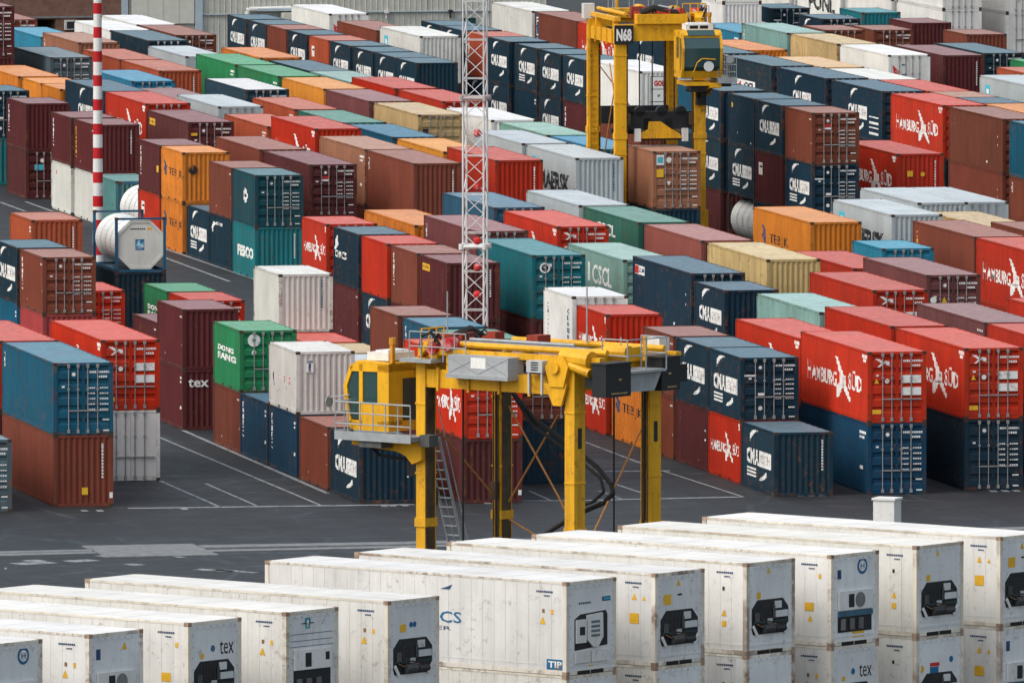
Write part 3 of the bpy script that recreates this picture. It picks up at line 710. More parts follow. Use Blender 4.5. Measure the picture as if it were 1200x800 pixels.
# ---------------------------------------------------------------- refrigerated containers
def reefer_unit(p, kind, z1):
    """The cooling machine in the end wall: parts of end panel 'p'."""
    h = HC
    if kind == 'dark':                                       # a dark eight-sided opening with fan, pipes and controls
        pts = [(0.34, 0.62), (0.28, 0.78), (0.28, 1.42), (0.56, 1.70), (W - 0.60, 1.70), (W - 0.32, 1.42), (W - 0.32, 0.78), (W - 0.42, 0.62)]
        b = MB(); b.prism(pts, 'x', -0.02, -0.012); build(b, 'opening', [M['blackm']], p)
        b = MB(); cx = (0.016, 0.95, 1.28)
        for i in range(16):
            t, s = math.pi * i / 8, math.pi * (i + 1) / 8
            b.quad([(0.0, 0.95 + 0.27 * math.cos(t), 1.28 + 0.27 * math.sin(t)), (0.0, 0.95 + 0.27 * math.cos(s), 1.28 + 0.27 * math.sin(s)), (0.0, 0.95 + 0.22 * math.cos(s), 1.28 + 0.22 * math.sin(s)), (0.0, 0.95 + 0.22 * math.cos(t), 1.28 + 0.22 * math.sin(t))])
        for i in range(5): b.box(-0.008, 0.004, 0.73, 1.17, 1.10 + 0.08 * i, 1.115 + 0.08 * i)
        build(b, 'fan', [M['grey']], p, (0.022, 0.02, 0.024))
        b = MB(); b.box(-0.01, 0.05, 1.45, 2.02, 1.12, 1.32); b.box(-0.01, 0.04, 1.42, 1.72, 1.40, 1.62); build_each(b, 'control_panel', [M['reefer']], p, (0.62, 0.65, 0.66))
        b = MB(); b.tube((0.02, 1.42, 0.76), (0.02, 1.9, 0.76), 0.10, 8); build_each(b, 'compressor', [M['grey']], p, (0.02, 0.022, 0.026))
        b = MB(); b.beam((0.03, 0.30, 0.90), (0.03, 0.50, 0.60), 0.03, 0.10); b.beam((0.03, W - 0.34, 0.90), (0.03, W - 0.56, 0.60), 0.03, 0.10); build_each(b, 'brace', [M['reefer']], p, (0.75, 0.75, 0.72))
        b = MB(); b.box(-0.01, 0.012, 0.36, W - 0.4, 0.97, 1.02); build(b, 'ledge', [M['grey']], p, (0.012, 0.05, 0.05))
        b = MB(); b.tube((0.03, 0.80, 0.78), (0.03, 1.30, 0.78), 0.14, 10); build(b, 'motor', [M['grey']], p, (0.03, 0.032, 0.036))
        b = MB(); b.path([(0.03, 0.5, 0.95), (0.04, 0.7, 0.86), (0.04, 1.4, 0.92), (0.03, 1.6, 0.75), (0.03, 1.85, 0.8)], 0.028, 6); build(b, 'copper_pipe', [M['grey']], p, (0.16, 0.09, 0.05))
        b = MB()
        for i in range(14): b.box(-0.009, -0.004, 0.36 + i * 0.125, 0.375 + i * 0.125, 1.06 if i > 1 else 1.1, 1.62 if 1 < i < 11 else 1.4)
        tag(build(b, 'condenser_grille', [M['grey']], p, (0.045, 0.05, 0.055)), kind='stuff')
        b = MB(); b.box(0.0, 0.035, 0.42, 0.62, 1.02, 1.3); b.box(0.0, 0.03, 1.32, 1.40, 1.1, 1.5); build_each(b, 'junction_box', [M['grey']], p, (0.06, 0.065, 0.07))
        b = MB(); b.path([(0.035, 0.55, 1.0), (0.05, 0.75, 0.93), (0.05, 1.0, 1.02), (0.05, 1.3, 0.98), (0.045, 1.5, 1.06)], 0.02, 5); build(b, 'cable', [M['cable']], p)
        b = MB(); b.box(-0.005, 0.03, 1.05, 1.28, 0.95, 1.10); build(b, 'valve_box', [M['reefer']], p, (0.45, 0.47, 0.48))
    elif kind == 'grille':                                   # white covers with a louvred fan shield
        b = MB(); b.prism([(0.42, 0.75), (0.42, 1.72), (0.7, 1.86), (W - 0.5, 1.92), (W - 0.42, 1.8), (W - 0.42, 0.85)], 'x', -0.02, -0.012); build(b, 'opening', [M['blackm']], p)
        b = MB(); b.prism([(0.98, 1.05), (0.98, 1.82), (1.72, 1.86), (1.74, 1.12), (1.5, 0.82), (1.28, 0.82)], 'x', -0.01, 0.06); sh = build(b, 'fan_shield', [M['reefer']], p, (0.72, 0.72, 0.70))
        b = MB()
        for i in range(4): b.box(0.061, 0.066, 1.14, 1.56, 1.14 + 0.14 * i, 1.22 + 0.14 * i)
        build_each(b, 'louvre', [M['grey']], sh, (0.12, 0.17, 0.2))
        b = MB(); b.box(-0.01, 0.05, 0.46, 0.93, 0.98, 1.70); build(b, 'control_box', [M['reefer']], p, (0.7, 0.7, 0.68))
        b = MB(); b.box(0.051, 0.056, 0.60, 0.85, 1.22, 1.48); build(b, 'screen', [M['blackm']], p)
        b = MB(); b.box(-0.01, 0.03, 0.40, 1.15, 0.36, 0.72); b.box(-0.01, 0.03, 1.22, W - 0.42, 0.36, 0.72); build_each(b, 'cover', [M['reefer']], p, (0.72, 0.72, 0.70))
    else:                                                    # boxed type with a dark window, a round fan and a blue band
        b = MB(); b.box(-0.01, 0.05, 0.36, W - 0.36, 1.12, 1.72); build_each(b, 'cover', [M['reefer']], p, (0.74, 0.74, 0.72))
        b = MB(); b.box(0.05, 0.056, 0.84, 1.12, 1.2, 1.62); b.box(0.05, 0.056, 1.78, 1.96, 1.36, 1.6) if kind == 'low' else None; build(b, 'window', [M['blackm']], p)
        if kind != 'low':
            b = MB(); b.tube((0.045, 1.42, 1.42), (0.07, 1.42, 1.42), 0.24, 18); build(b, 'fan', [M['grey']], p, (0.20, 0.21, 0.22))
            b = MB(); b.box(-0.01, 0.045, 0.36, W - 0.36, 0.92, 1.09); build(b, 'blue_band', [M['grey']], p, (0.02, 0.12, 0.20))
        b = MB(); b.box(-0.02, -0.011, 0.36, W - 0.36, 0.42, 0.92 if kind != 'low' else 1.1); build(b, 'opening', [M['blackm']], p)
        b = MB(); [b.tube((0.0, 0.6 + 0.45 * i, 0.5), (0.0, 0.6 + 0.45 * i, 0.85), 0.10, 8) for i in range(3)]; build_each(b, 'compressor', [M['grey']], p, (0.12, 0.12, 0.13))
RO = {312.1: -277.25, 316.47: -277.12, 321.22: -277.35, 325.72: -277.35, 330.54: -277.41, 339.04: -277.37, 343.17: -277.19, 347.87: -277.32, 351.82: -277.07, 356.21: -277.09, 360.6: -277.12}     # how far out each stack stands
def reefer(w_, t, kind, marks, label):
    L, h = 12.192, HC
    o = L2 * RO[w_] + W2 * w_
    root = bpy.data.objects.new('reefer_container', None); root.location = (o.x, o.y, t * h); root.rotation_euler = (0, 0, -PSI2); COLL.objects.link(root)
    tag(root, label, 'refrigerated container', 'white refrigerated containers in the foreground')
    g = R.uniform(0.90, 1.0); wm = R.uniform(0.0, 1.0); col = tuple(q * g for q in (0.80, 0.79 - 0.01 * wm, 0.77 - 0.06 * wm)); ecol = tuple(q * g for q in (0.80, 0.815, 0.82))
    link('frame', cached(('rframe', w_ in (343.17, 347.87, 356.21, 360.6)), lambda: frame_mesh(L, h).mesh('frame', [M['post' if w_ in (343.17, 347.87, 356.21, 360.6) else 'reefer_frame'], M['rcast'], M['dark']])), root, tuple(q * (1, 0.95, 0.86)[i_] for i_, q in enumerate(col)))
    def roof():
        b = MB(); b.box(-L + 0.06, -0.06, 0.05, W - 0.05, -0.10, -0.003)
        for k in range(1, 9): b.box(-L + k * L / 9 - 0.02, -L + k * L / 9 + 0.02, 0.06, W - 0.06, -0.003, 0.002)
        return b.mesh('roof', [M['reefer_roof']])
    link('roof', cached(('rroof',), roof), root, tuple(min(.84, q * 1.05) for q in col), (0, 0, h))
    def side(y0, y1):
        b = MB(); n = 26
        for i in range(n):
            a, c = -L + 0.15 + (L - 0.3) * i / n, -L + 0.15 + (L - 0.3) * (i + 1) / n
            b.box(a + 0.012, c - 0.012, y0, y1, 0.15, h - 0.075)
            b.box(a - 0.012, a + 0.012, y0 + 0.008, y1 - 0.008, 0.15, h - 0.075)
        b.box(-L + 0.16, -0.16, y0 - 0.006, y1 + 0.006, 0.30, 0.34)
        return b.mesh('side_wall', [M['reefer']])
    sw = link('side_wall', cached(('rside',), lambda: side(0.022, 0.06)), root, col)
    link('side_wall', cached(('rside2',), lambda: side(W - 0.06, W - 0.022)), root, col)
    link('end_wall', cached(('rrear',), lambda: (lambda b: (b.box(-L + 0.02, -L + 0.06, 0.15, W - 0.15, 0.14, h - 0.11), b.mesh('end_wall', [M['reefer']]))[1])(MB())), root, col)
    def end():
        b = MB(); b.box(-0.09, -0.022, 0.15, W - 0.15, 0.14, h - 0.115)
        b.box(-0.03, -0.014, 0.155, 0.26, 0.34, h - 0.12); b.box(-0.03, -0.014, W - 0.26, W - 0.155, 0.34, h - 0.12); b.box(-0.03, -0.014, 0.26, W - 0.26, h - 0.22, h - 0.12); b.box(-0.03, -0.010, 0.155, W - 0.155, 0.27, 0.34)
        for k in range(7):
            for yy in (0.20, W - 0.22): b.box(-0.012, 0.0, yy, yy + 0.026, 0.45 + 0.34 * k, 0.48 + 0.34 * k, 1)
        for k in range(6): b.box(-0.012, 0.004, 0.42 + 0.3 * k, 0.45 + 0.3 * k, h - 0.18, h - 0.15, 1)
        b.box(-0.012, 0.006, 0.16, W - 0.16, 1.98, 1.995, 1) if False else None
        for yy in (0.55, 1.2): b.box(-0.1, -0.008, yy, yy + 0.62, 0.0, 0.12, 2)
        return b.mesh('end_wall', [M['reefer'], M['galv'], M['dark']])
    ew = link('end_wall', cached(('rend',), end), root, ecol)
    reefer_unit(ew, kind, 0)
    p = Print(L, h, lambda a, z, lift: (a - L, 0.010 - lift, z))
    p.ticks(0.90, 0.955, 0.105, 0.125, 9, 6); p.ticks(0.925, 0.945, 0.15, 0.165, 4, 6)
    for m_ in marks:
        if m_ == 'tri1': p.tri(0.922, 0.42, 0.04, YEL); p.rect(0.92, 0.928, 0.30, 0.34, 7); p.rect(0.948, 0.956, 0.30, 0.35, YEL)
        elif m_ == 'tri2': p.tri(0.925, 0.55, 0.035, YEL); p.rect(0.918, 0.932, 0.64, 0.70, YEL); p.rect(0.92, 0.927, 0.27, 0.31, BLK)
        elif m_ == 'sq': p.rect(0.915, 0.945, 0.44, 0.55, YEL); p.tri(0.93, 0.26, 0.035, YEL); p.tri(0.962, 0.27, 0.025, YEL)
        elif m_ == 'sq2': p.rect(0.912, 0.942, 0.53, 0.62, YEL); p.tri(0.93, 0.70, 0.035, YEL); p.rect(0.957, 0.966, 0.21, 0.26, YEL)
        elif m_ == 'tip': p.rect(0.935, 0.99, 0.83, 0.94, BLU); p.lift = .004; p.word('TIP', 0.94, 0.985, 0.85, 0.92, WHT, .03); p.lift = 0
        elif m_ == 'cs':
            p.word('OMCS', 0.48, 0.655, 0.40, 0.52, BLU, .01); p.word('REEFER', 0.48, 0.62, 0.56, 0.60, NVY, .0)
            p.poly([(0.585, 0.165), (0.605, 0.14), (0.625, 0.11), (0.615, 0.165)], NVY)
    lettering(p, ('rs', tuple(marks)), sw, (0.30, 0.16, 0.08))
    p = Print(W, h, lambda a, z, lift: (-0.016 + lift, a, z))
    for m_ in marks:
        if m_ == 'tex': p.word('tex', 0.60, 0.86, 0.22, 0.36, BLK, .0); p.disc(0.47, 0.29, 0.035, BLU); p.disc(0.27, 0.36, 0.03, YEL)
        elif m_ == 'oval': p.disc(0.46, 0.27, 0.03, BLU); p.disc(0.53, 0.27, 0.03, BLU); p.rect(0.25, 0.36, 0.26, 0.34, YEL)
        elif m_ == 'eye': p.disc(0.42, 0.12, 0.05, CYA); p.rect(0.37, 0.47, 0.08, 0.19, CYA); p.lift = .004; p.rect(0.40, 0.44, 0.1, 0.17); p.lift = 0; p.rect(0.30, 0.54, 0.13, 0.14, BLK); p.ticks(0.4, 0.65, 0.43, 0.46, 7, NVY); [p.rect(0.1, 0.9, d, d + .006, NVY) for d in (0.24, 0.31, 0.37, 0.50)]
        elif m_ == 'ring': p.disc(0.66, 0.15, 0.09, BLU); p.lift = .004; p.disc(0.66, 0.15, 0.06); p.lift = .008; p.word('H', 0.62, 0.70, 0.12, 0.18, BLU, .02); p.lift = 0; p.rect(0.14, 0.22, 0.17, 0.27, NVY)
        elif m_ == 'tag': p.rect(0.72, 0.90, 0.19, 0.24, BLU); p.lift = .004; p.rect(0.76, 0.88, 0.205, 0.225, CYA); p.lift = 0; p.tri(0.5, 0.88, 0.04, YEL); p.ticks(0.25, 0.5, 0.23, 0.25, 6, NVY)
        elif m_ == 'warn': p.tri(0.48, 0.12, 0.035, YEL); p.rect(0.18, 0.33, 0.24, 0.35, YEL); p.rect(0.46, 0.55, 0.24, 0.26, BLK)
        elif m_ == 'warn2': p.tri(0.46, 0.10, 0.03, YEL); p.rect(0.22, 0.30, 0.33, 0.40, YEL)
        elif m_ == 'low': p.rect(0.45, 0.60, 0.84, 0.92, YEL); p.rect(0.61, 0.70, 0.82, 0.92, YEL)
        elif m_ == 'shield': p.rect(0.14, 0.22, 0.16, 0.27, NVY); p.tri(0.66, 0.15, 0.04, YEL)
        elif m_ == 'nums': p.rect(0.3, 0.5, 0.3, 0.34, RED); p.rect(0.3, 0.48, 0.345, 0.42, BLU); p.disc(0.12, 0.36, 0.045, YEL); p.disc(0.75, 0.28, 0.035, BLU)
    lettering(p, ('re', tuple(marks)), ew, (0.30, 0.16, 0.08))
RF = [(312.1, 'low', ['ring', 'tri1'], 'partly seen white refrigerated container with round blue emblem at the lower left corner'),
 (316.47, 'box', ['shield', 'tri1'], 'white refrigerated container with grey shield mark, left of the one lettered tex'),
 (321.22, 'dark', ['tex', 'sq2'], 'white refrigerated container with black word tex above its dark machine opening'),
 (325.72, 'low', ['eye', 'tri1'], 'white refrigerated container with turquoise square emblem high on its end'),
 (330.54, 'dark', ['oval', 'tri1'], 'white refrigerated container with blue oval sign and dark opening before the lettered side'),
 (339.04, 'grille', ['tag', 'tri1', 'tip', 'cs'], 'white refrigerated container with louvred fan shield and large blue letters on its side'),
 (343.17, 'dark', ['warn', 'sq'], 'white refrigerated container with rusty posts, right of the louvred one'),
 (347.87, 'dark', ['warn2', 'tri2'], 'white refrigerated container between the rusty-posted one and the blue-banded one'),
 (351.82, 'band', ['ring', 'low', 'sq2'], 'white refrigerated container with blue band across its machine and two orange stickers below'),
 (356.21, 'dark', ['warn2', 'tri2'], 'white refrigerated container between the blue-banded one and the rightmost one'),
 (360.6, 'dark', ['warn', 'sq'], 'white refrigerated container cut off by the right edge of the picture')]
RL = {5: 'lower white refrigerated container under the louvred one', 6: 'lower white refrigerated container under the rusty-posted one', 7: 'lower white refrigerated container left of the one lettered tex',
 8: 'lower white refrigerated container with the black word tex', 9: 'lower white refrigerated container with red and blue stickers, right of tex', 10: 'lower white refrigerated container with boxed machine at the right edge'}
for i, (w_, kind, marks, lab) in enumerate(RF):
    reefer(w_, 2, kind, marks, lab)
    lk, lm = {8: ('dark', ['tex', 'tri1']), 9: ('dark', ['nums', 'tri2']), 10: ('band', ['shield', 'sq'])}.get(i, ('dark', ['tri1']))
    for t in (1, 0):
        if t == 1 and i in RL: reefer(w_, t, lk, lm, RL[i])
        else:
            b = MB(); b.box(-12.17, -0.02, 0.02, W - 0.02, 0.02, HC - 0.02)
            o = L2 * RO[w_] + W2 * w_
            q = link('reefer_container', cached(('rhid',), lambda: b.mesh('reefer_container', [M['reefer']])), None, (0.76, 0.75, 0.71), (o.x, o.y, t * HC), (0, 0, -PSI2))
            tag(q, 'white refrigerated container hidden low in the foreground stacks', 'refrigerated container', 'refrigerated containers hidden low in the stacks')

# ---------------------------------------------------------------- the yard: (across, along, 4 = long / 2 = short, tiers from the ground up)
STACKS = [
(98.20,-575.37,4,[(2.896, 'mr', 'r', '', 'long maroon container mostly hidden under a red one'), (2.896, 'rd', 'r', '', 'long red container with a ribbed end on a maroon one')]),
(98.20,-562.60,4,[(2.896, 'br', 'r', 'vt,yl', 'long rust-brown container with a ribbed end under a blue one'), (2.896, 'bl', 'd', 'vb,pl', 'long blue container with white upright lettering on a rust-brown one')]),
(93.77,-560.87,4,[(2.896, 'sl', 'd', 'pl', 'long slate grey container with barred doors alone on the ground below the tank container')]),
(102.35,-574.95,4,[(2.896, 'wr', 'd', '', 'long rust-streaked white container with barred doors under a red one'), (2.896, 'rd', 'd', 'hs,dh,pl', 'long red container with white lettering and flying emblem on a rust-streaked white one')]),
(110.52,-601.00,2,[(2.591, 'mr', 'r', 'tex,sm', 'short maroon container with a white word on its end under a maroon one'), (2.591, 'mr', 'r', 'dot', 'short maroon container with a ribbed end on a maroon one')]),
(110.52,-587.72,2,[(2.591, 'br', 'r', 'dot', 'short rust-brown container with plain sides under a green one'), (2.591, 'gn', 'd', 'two,ring', 'short green container with two lines of white lettering on a rust-brown one')]),
(110.52,-581.56,2,[(2.591, 'db', 'r', 'vb,sm', 'short dark blue container with white upright lettering alone on the ground')]),
(110.52,-575.11,2,[(2.591, 'db', 'r', 'vb,sm', 'short dark blue container with white upright lettering under an off-white one'), (2.591, 'wg', 'r', 'red3,ybox', 'short off-white container with red lettering on a dark blue one')]),
(110.52,-568.46,2,[(2.591, 'br', 'r', 'dot', 'short rust-brown container alone on the ground left of the nearer yellow carrier')]),
(110.52,-561.78,2,[(2.591, 'nv', 'r', 'cma,vt', 'short navy container with white lettering alone on the ground')]),
(110.52,-642.74,2,[(2.591, 'bl', 'r', 'sm', 'short blue container with plain sides under a navy one'), (2.591, 'nv', 'r', 'cma', 'short navy container with white lettering on a blue one')]),
(110.52,-635.92,2,[(2.591, 'ps', 'r', 'seven', 'short pinkish red container with a white figure under a rust-brown one'), (2.591, 'br', 'd', 'vb,dot,pl', 'short rust-brown container with white upright lettering on a pinkish red one')]),
(114.63,-662.61,2,[(2.591, 'ro', 'r', '', ''), (2.591, 'ro', 'r', 'sm,vt', 'short brick-red container with a ribbed end on the upper tier left of the tank container')]),
(114.63,-651.30,2,[(2.591, 'rd', 'd', 'pl', 'short red container with barred doors alone on the ground below the tank container')]),
(114.63,-629.78,2,[(2.591, 'mr', 'r', 'dot', 'short maroon container with plain sides alone on the ground below the tank container')]),
(118.80,-663.52,2,[(2.591, 'nv', 'r', '', 'short navy container with a ribbed end under a white one'), (2.591, 'TK', 'r', '', 'white tank container in its frame with a ribbed end on a navy one')]),
(118.80,-649.97,2,[(2.591, 'gn', 'r', 'two', 'short green container with two lines of white lettering alone on the ground')]),
(118.80,-643.47,2,[(2.591, 'rd', 'd', 'pl', 'short red container with barred doors alone on the ground in front of a green stack')]),
(118.80,-622.30,2,[(2.591, 'rd', 'r', '', ''), (2.591, 'wg', 'r', 'vd', 'short off-white container with a ribbed end on the upper tier behind a red stack')]),
(118.80,-616.14,2,[(2.591, 'rd', 'r', '', 'short red container with plain sides alone on the ground left of the lattice mast')]),
(118.80,-609.42,2,[(2.591, 'bg', 'r', '', 'short beige container with plain sides alone on the ground left of the lattice mast')]),
(118.80,-602.70,2,[(2.591, 'gy', 'r', '', 'short pale grey container with a ribbed end left of the nearer yellow carrier')]),
(118.80,-595.36,2,[(2.591, 'br', 'r', '', 'short rust-brown container under a rust-brown one left of the nearer yellow carrier'), (2.591, 'br', 'r', 'dot', 'short rust-brown container with a ribbed end on a rust-brown one left of the lattice mast')]),
(118.80,-588.21,2,[(2.591, 'nv', 'r', '', 'short navy container mostly hidden under a blue one'), (2.591, 'bl', 'r', 'vb,sm', 'short blue container with white upright lettering on a navy one')]),
(118.80,-580.86,2,[(2.591, 'nv', 'r', '', ''), (2.591, 'dg', 'd', '', 'short dark green container with barred doors on the upper tier above the nearer yellow carrier')]),
(118.80,-570.25,2,[(2.591, 'nv', 'r', '', 'short navy container with a ribbed end under a rust-brown one'), (2.591, 'br', 'd', 'pl', 'short rust-brown container with barred doors on a navy one')]),
(114.63,-567.25,2,[(2.896, 'mr', 'r', '', 'short maroon container with plain sides under a red one'), (2.896, 'rd', 'r', '', 'short red container with a ribbed end on a maroon one')]),
(114.63,-561.09,2,[(2.591, 'mr', 'r', 'yl', 'short maroon container with a ribbed end under a red one'), (2.591, 'rd', 'd', 'hs,pl', 'short red container with white lettering and flying emblem on a maroon one')]),
(127.64,-656.76,2,[(2.591, 'mr', 'r', '', ''), (2.591, 'rd', 'd', 'hs2', 'short red container with white lettering on the upper tier')]),
(127.64,-648.99,2,[(2.591, 'mr', 'r', 'dot', 'short maroon container with plain sides under a navy one left of the lattice mast'), (2.591, 'nv', 'd', 'bird', 'short navy container with a white bird sign on a maroon one')]),
(127.64,-642.13,2,[(2.591, 'nv', 'd', 'cma', 'short navy container with white lettering under a red one'), (2.591, 'rd', 'd', '', 'short red container with barred doors on a navy one')]),
(127.64,-635.17,2,[(2.591, 'mr', 'r', '', 'short maroon container mostly hidden under a rust-brown one'), (2.591, 'br', 'd', 'vb', 'short rust-brown container with white upright lettering on a maroon one')]),
(127.64,-628.36,2,[(2.591, 'mr', 'r', '', 'short maroon container with a ribbed end under a maroon one'), (2.591, 'mr', 'r', 'fl,rustv,vt', 'short maroon container with a yellow name plate on a maroon one')]),
(127.64,-601.17,2,[(2.896, 'mr', 'r', '', ''), (2.591, 'wh', 'd', 'vbk,vbk2', 'short white container with black upright lettering on the upper tier')]),
(127.64,-594.24,2,[(2.591, 'rd', 'r', 'hs2', 'short red container with white lettering under a red one'), (2.591, 'rd', 'r', 'hs2', 'short red container with white lettering on a red one')]),
(127.64,-587.05,2,[(2.591, 'or', 'r', 'tbj', 'short orange container with black lettering alone on the ground')]),
(127.64,-580.89,2,[(2.591, 'br', 'r', 'dot', 'short rust-brown container under a rust-brown one right of the nearer yellow carrier'), (2.591, 'br', 'r', 'dot', 'short rust-brown container on a rust-brown one right of the nearer yellow carrier')]),
(127.64,-574.32,2,[(2.591, 'mr', 'r', 'dots', 'short maroon container with plain sides under a navy one right of the nearer yellow carrier'), (2.591, 'nv', 'r', 'cma', 'short navy container with white lettering on a maroon one right of the nearer yellow carrier')]),
(127.64,-568.12,2,[(2.591, 'rd', 'r', 'hs2', 'short red container with white lettering under a navy one'), (2.591, 'nv', 'd', 'cmal,pl', 'short navy container with white lettering and lines on a red one')]),
(127.64,-561.89,2,[(2.591, 'nv', 'r', 'cmal,vt', 'short navy container alone on the ground in front of a navy stack')]),
(131.54,-574.28,4,[(2.591, 'nv', 'r', '', ''), (2.896, 'rd', 'r', 'hs', 'long red container on the upper tier behind a red stack')]),
(131.54,-561.98,4,[(2.896, 'db', 'd', 'pl,sm', 'long dark blue container with barred doors under a red one'), (2.896, 'rd', 'd', 'hs,dh,pl', 'long red container with white lettering and flying emblem on a dark blue one')]),
(135.88,-589.44,4,[(2.591, 'tl', 'r', '', ''), (2.896, 'mt', 'r', '', 'long mint green container with a ribbed end on the upper tier behind a red stack')]),
(135.88,-576.35,4,[(2.896, 'nv', 'r', '', ''), (2.896, 'rd', 'r', '', 'long red container with plain sides on the upper tier, third from left of six')]),
(135.88,-563.26,4,[(2.896, 'nv', 'd', 'pl', 'long navy container with barred doors under a red one'), (2.896, 'rd', 'd', 'hs,dh,pl', 'long red container on a navy one in front of a red stack')]),
(140.19,-658.77,4,[(2.896, 'nv', 'r', '', ''), (2.896, 'gy', 'r', '', 'long pale grey container with plain sides on the upper tier behind a dark green stack')]),
(140.19,-645.63,4,[(2.896, 'br', 'r', '', ''), (2.896, 'dg', 'r', 'wl', 'long dark green container with white letters on the upper tier')]),
(140.19,-632.14,4,[(2.896, 'mr', 'r', '', ''), (2.896, 'pb', 'r', '', 'long pinkish brown container with a ribbed end on the upper tier below the carrier N68')]),
(140.19,-618.66,4,[(2.896, 'br', 'r', '', ''), (2.896, 'bg', 'r', 'mlogo,yl', 'long beige container with a black emblem on the upper tier below the carrier N68')]),
(140.19,-598.01,4,[(2.896, 'br', 'r', '', ''), (2.896, 'rd', 'd', 'dh,pl', 'long red container with a white emblem on its doors right of the carrier N68')]),
(140.19,-577.64,4,[(2.896, 'mr', 'r', '', ''), (2.896, 'pu', 'r', 'dot', 'long plum container with plain sides on the upper tier behind a red stack')]),
(140.19,-564.98,4,[(2.896, 'br', 'r', '', ''), (2.896, 'rd', 'r', '', 'long red container with plain sides on the upper tier in front of a plum stack')]),
(135.88,-657.80,4,[(2.896, 'nv', 'r', '', ''), (2.896, 'tb', 'd', '', 'long steel blue container with barred doors on the upper tier behind a red stack')]),
(135.88,-643.38,4,[(2.896, 'rd', 'r', '', ''), (2.896, 'rd', 'd', 'hs,dh,pl', 'long red container with white lettering and flying emblem right of the lattice mast')]),
(135.88,-628.92,4,[(2.591, 'nv', 'r', '', ''), (2.591, 'mt', 'd', 'cos', 'long mint green container with tall white lettering on the upper tier')]),
(135.88,-614.76,4,[(2.591, 'nv', 'r', '', ''), (2.896, 'nv', 'd', 'plate,dots', 'long navy container with a white and red plate on the upper tier')]),
(135.88,-608.06,2,[(2.591, 'nv', 'r', '', ''), (2.591, 'nv', 'r', 'cma', 'short navy container with white lettering on the upper tier below the carrier N68')]),
(131.54,-655.11,4,[(2.591, 'mr', 'r', '', ''), (2.591, 'or', 'r', '', 'long orange container with a ribbed end on the upper tier behind a plum stack')]),
(131.54,-640.80,4,[(2.896, 'br', 'r', '', ''), (2.896, 'pu', 'd', 'vb', 'long plum container with white upright lettering on the upper tier')]),
(131.54,-628.26,4,[(2.591, 'mr', 'r', '', 'long maroon container with a ribbed end under a teal one'), (2.896, 'tl', 'd', 'ring2,pl', 'long teal container with a white ring on its doors on a maroon one')]),
(149.09,-834.31,4,[(2.591, 'wh', 'r', '', ''), (2.896, 'wh', 'r', '', 'long white container with plain sides on the upper tier behind a navy stack')]),
(149.09,-821.81,4,[(2.591, 'nv', 'r', '', ''), (2.896, 'nv', 'd', 'pl', 'long navy container with barred doors on the upper tier right of the striped pole')]),
(149.09,-809.52,4,[(2.591, 'nv', 'r', '', ''), (2.591, 'gy', 'd', '', 'long pale grey container behind a green stack and in front of a navy stack')]),
(149.09,-794.11,4,[(2.591, 'br', 'r', '', ''), (2.896, 'gn', 'r', 'sm', 'long green container with plain sides on the upper tier left of the grey warehouse')]),
(149.09,-781.24,4,[(2.591, 'br', 'r', '', ''), (2.896, 'gn', 'r', 'sm', 'long green container with plain sides on the upper tier below the grey warehouse')]),
(149.09,-767.83,4,[(2.591, 'br', 'r', '', ''), (2.896, 'oy', 'r', '', 'long yellow-orange container with plain sides on the upper tier below the grey warehouse')]),
(149.09,-755.02,4,[(2.591, 'br', 'r', '', ''), (2.896, 'pu', 'd', '', 'long plum container with plain sides on the upper tier below the grey warehouse')]),
(149.09,-741.55,4,[(2.591, 'bg', 'r', '', ''), (2.896, 'bg', 'd', 'mlogo,crest', 'long beige container on the upper tier in front of a plum stack')]),
(149.09,-714.59,4,[(2.591, 'nv', 'r', '', ''), (2.896, 'gy', 'r', '', 'long pale grey container with plain sides on the upper tier behind a pale grey stack')]),
(149.09,-701.36,4,[(2.591, 'gy', 'r', '', ''), (2.896, 'gy', 'r', 'mk,ypost,vd', 'long pale grey container on the upper tier in front of a pale grey stack')]),
(152.97,-846.80,4,[(2.591, 'wh', 'r', '', ''), (2.591, 'wh', 'r', '', 'long white container with plain sides on the upper tier behind a rust-brown stack')]),
(152.97,-833.80,4,[(2.591, 'br', 'r', '', ''), (2.591, 'br', 'd', 'pl', 'long rust-brown container with barred doors on the upper tier in front of a white stack')]),
(152.97,-806.97,4,[(2.591, 'nv', 'r', '', ''), (2.591, 'or', 'r', '', 'long orange container with a ribbed end on the upper tier behind a navy stack')]),
(152.97,-792.10,4,[(2.591, 'nv', 'r', '', ''), (2.591, 'nv', 'r', '', 'long navy container with plain sides on the upper tier below the grey warehouse')]),
(152.97,-779.80,4,[(2.591, 'br', 'r', '', ''), (2.591, 'mt', 'r', '', 'long mint green container with plain sides on the upper tier below the grey warehouse')]),
(152.97,-767.44,4,[(2.591, 'br', 'r', '', ''), (2.896, 'rd', 'd', '', 'long red container with plain sides left of the top of the lattice mast')]),
(152.97,-754.15,4,[(2.591, 'br', 'r', '', ''), (2.896, 'rd', 'd', 'dh,pl', 'long red container behind a white stack and in front of a red stack')]),
(152.97,-741.17,4,[(2.591, 'wh', 'r', '', ''), (2.591, 'wh', 'r', '', 'long white container with a ribbed end below the top of the lattice mast')]),
(152.97,-726.89,4,[(2.591, 'mr', 'r', '', ''), (2.591, 'mt', 'r', '', 'long mint green container with plain sides right of the top of the lattice mast')]),
(152.97,-713.84,4,[(2.591, 'br', 'r', '', ''), (2.591, 'lb', 'r', '', 'long light blue container on the upper tier in front of a mint green stack')]),
(152.97,-700.94,2,[(2.896, 'nv', 'r', '', 'short navy container with a ribbed end under a tan one'), (2.896, 'tn', 'd', 'pl2', 'short tan container with barred doors on a navy one')]),
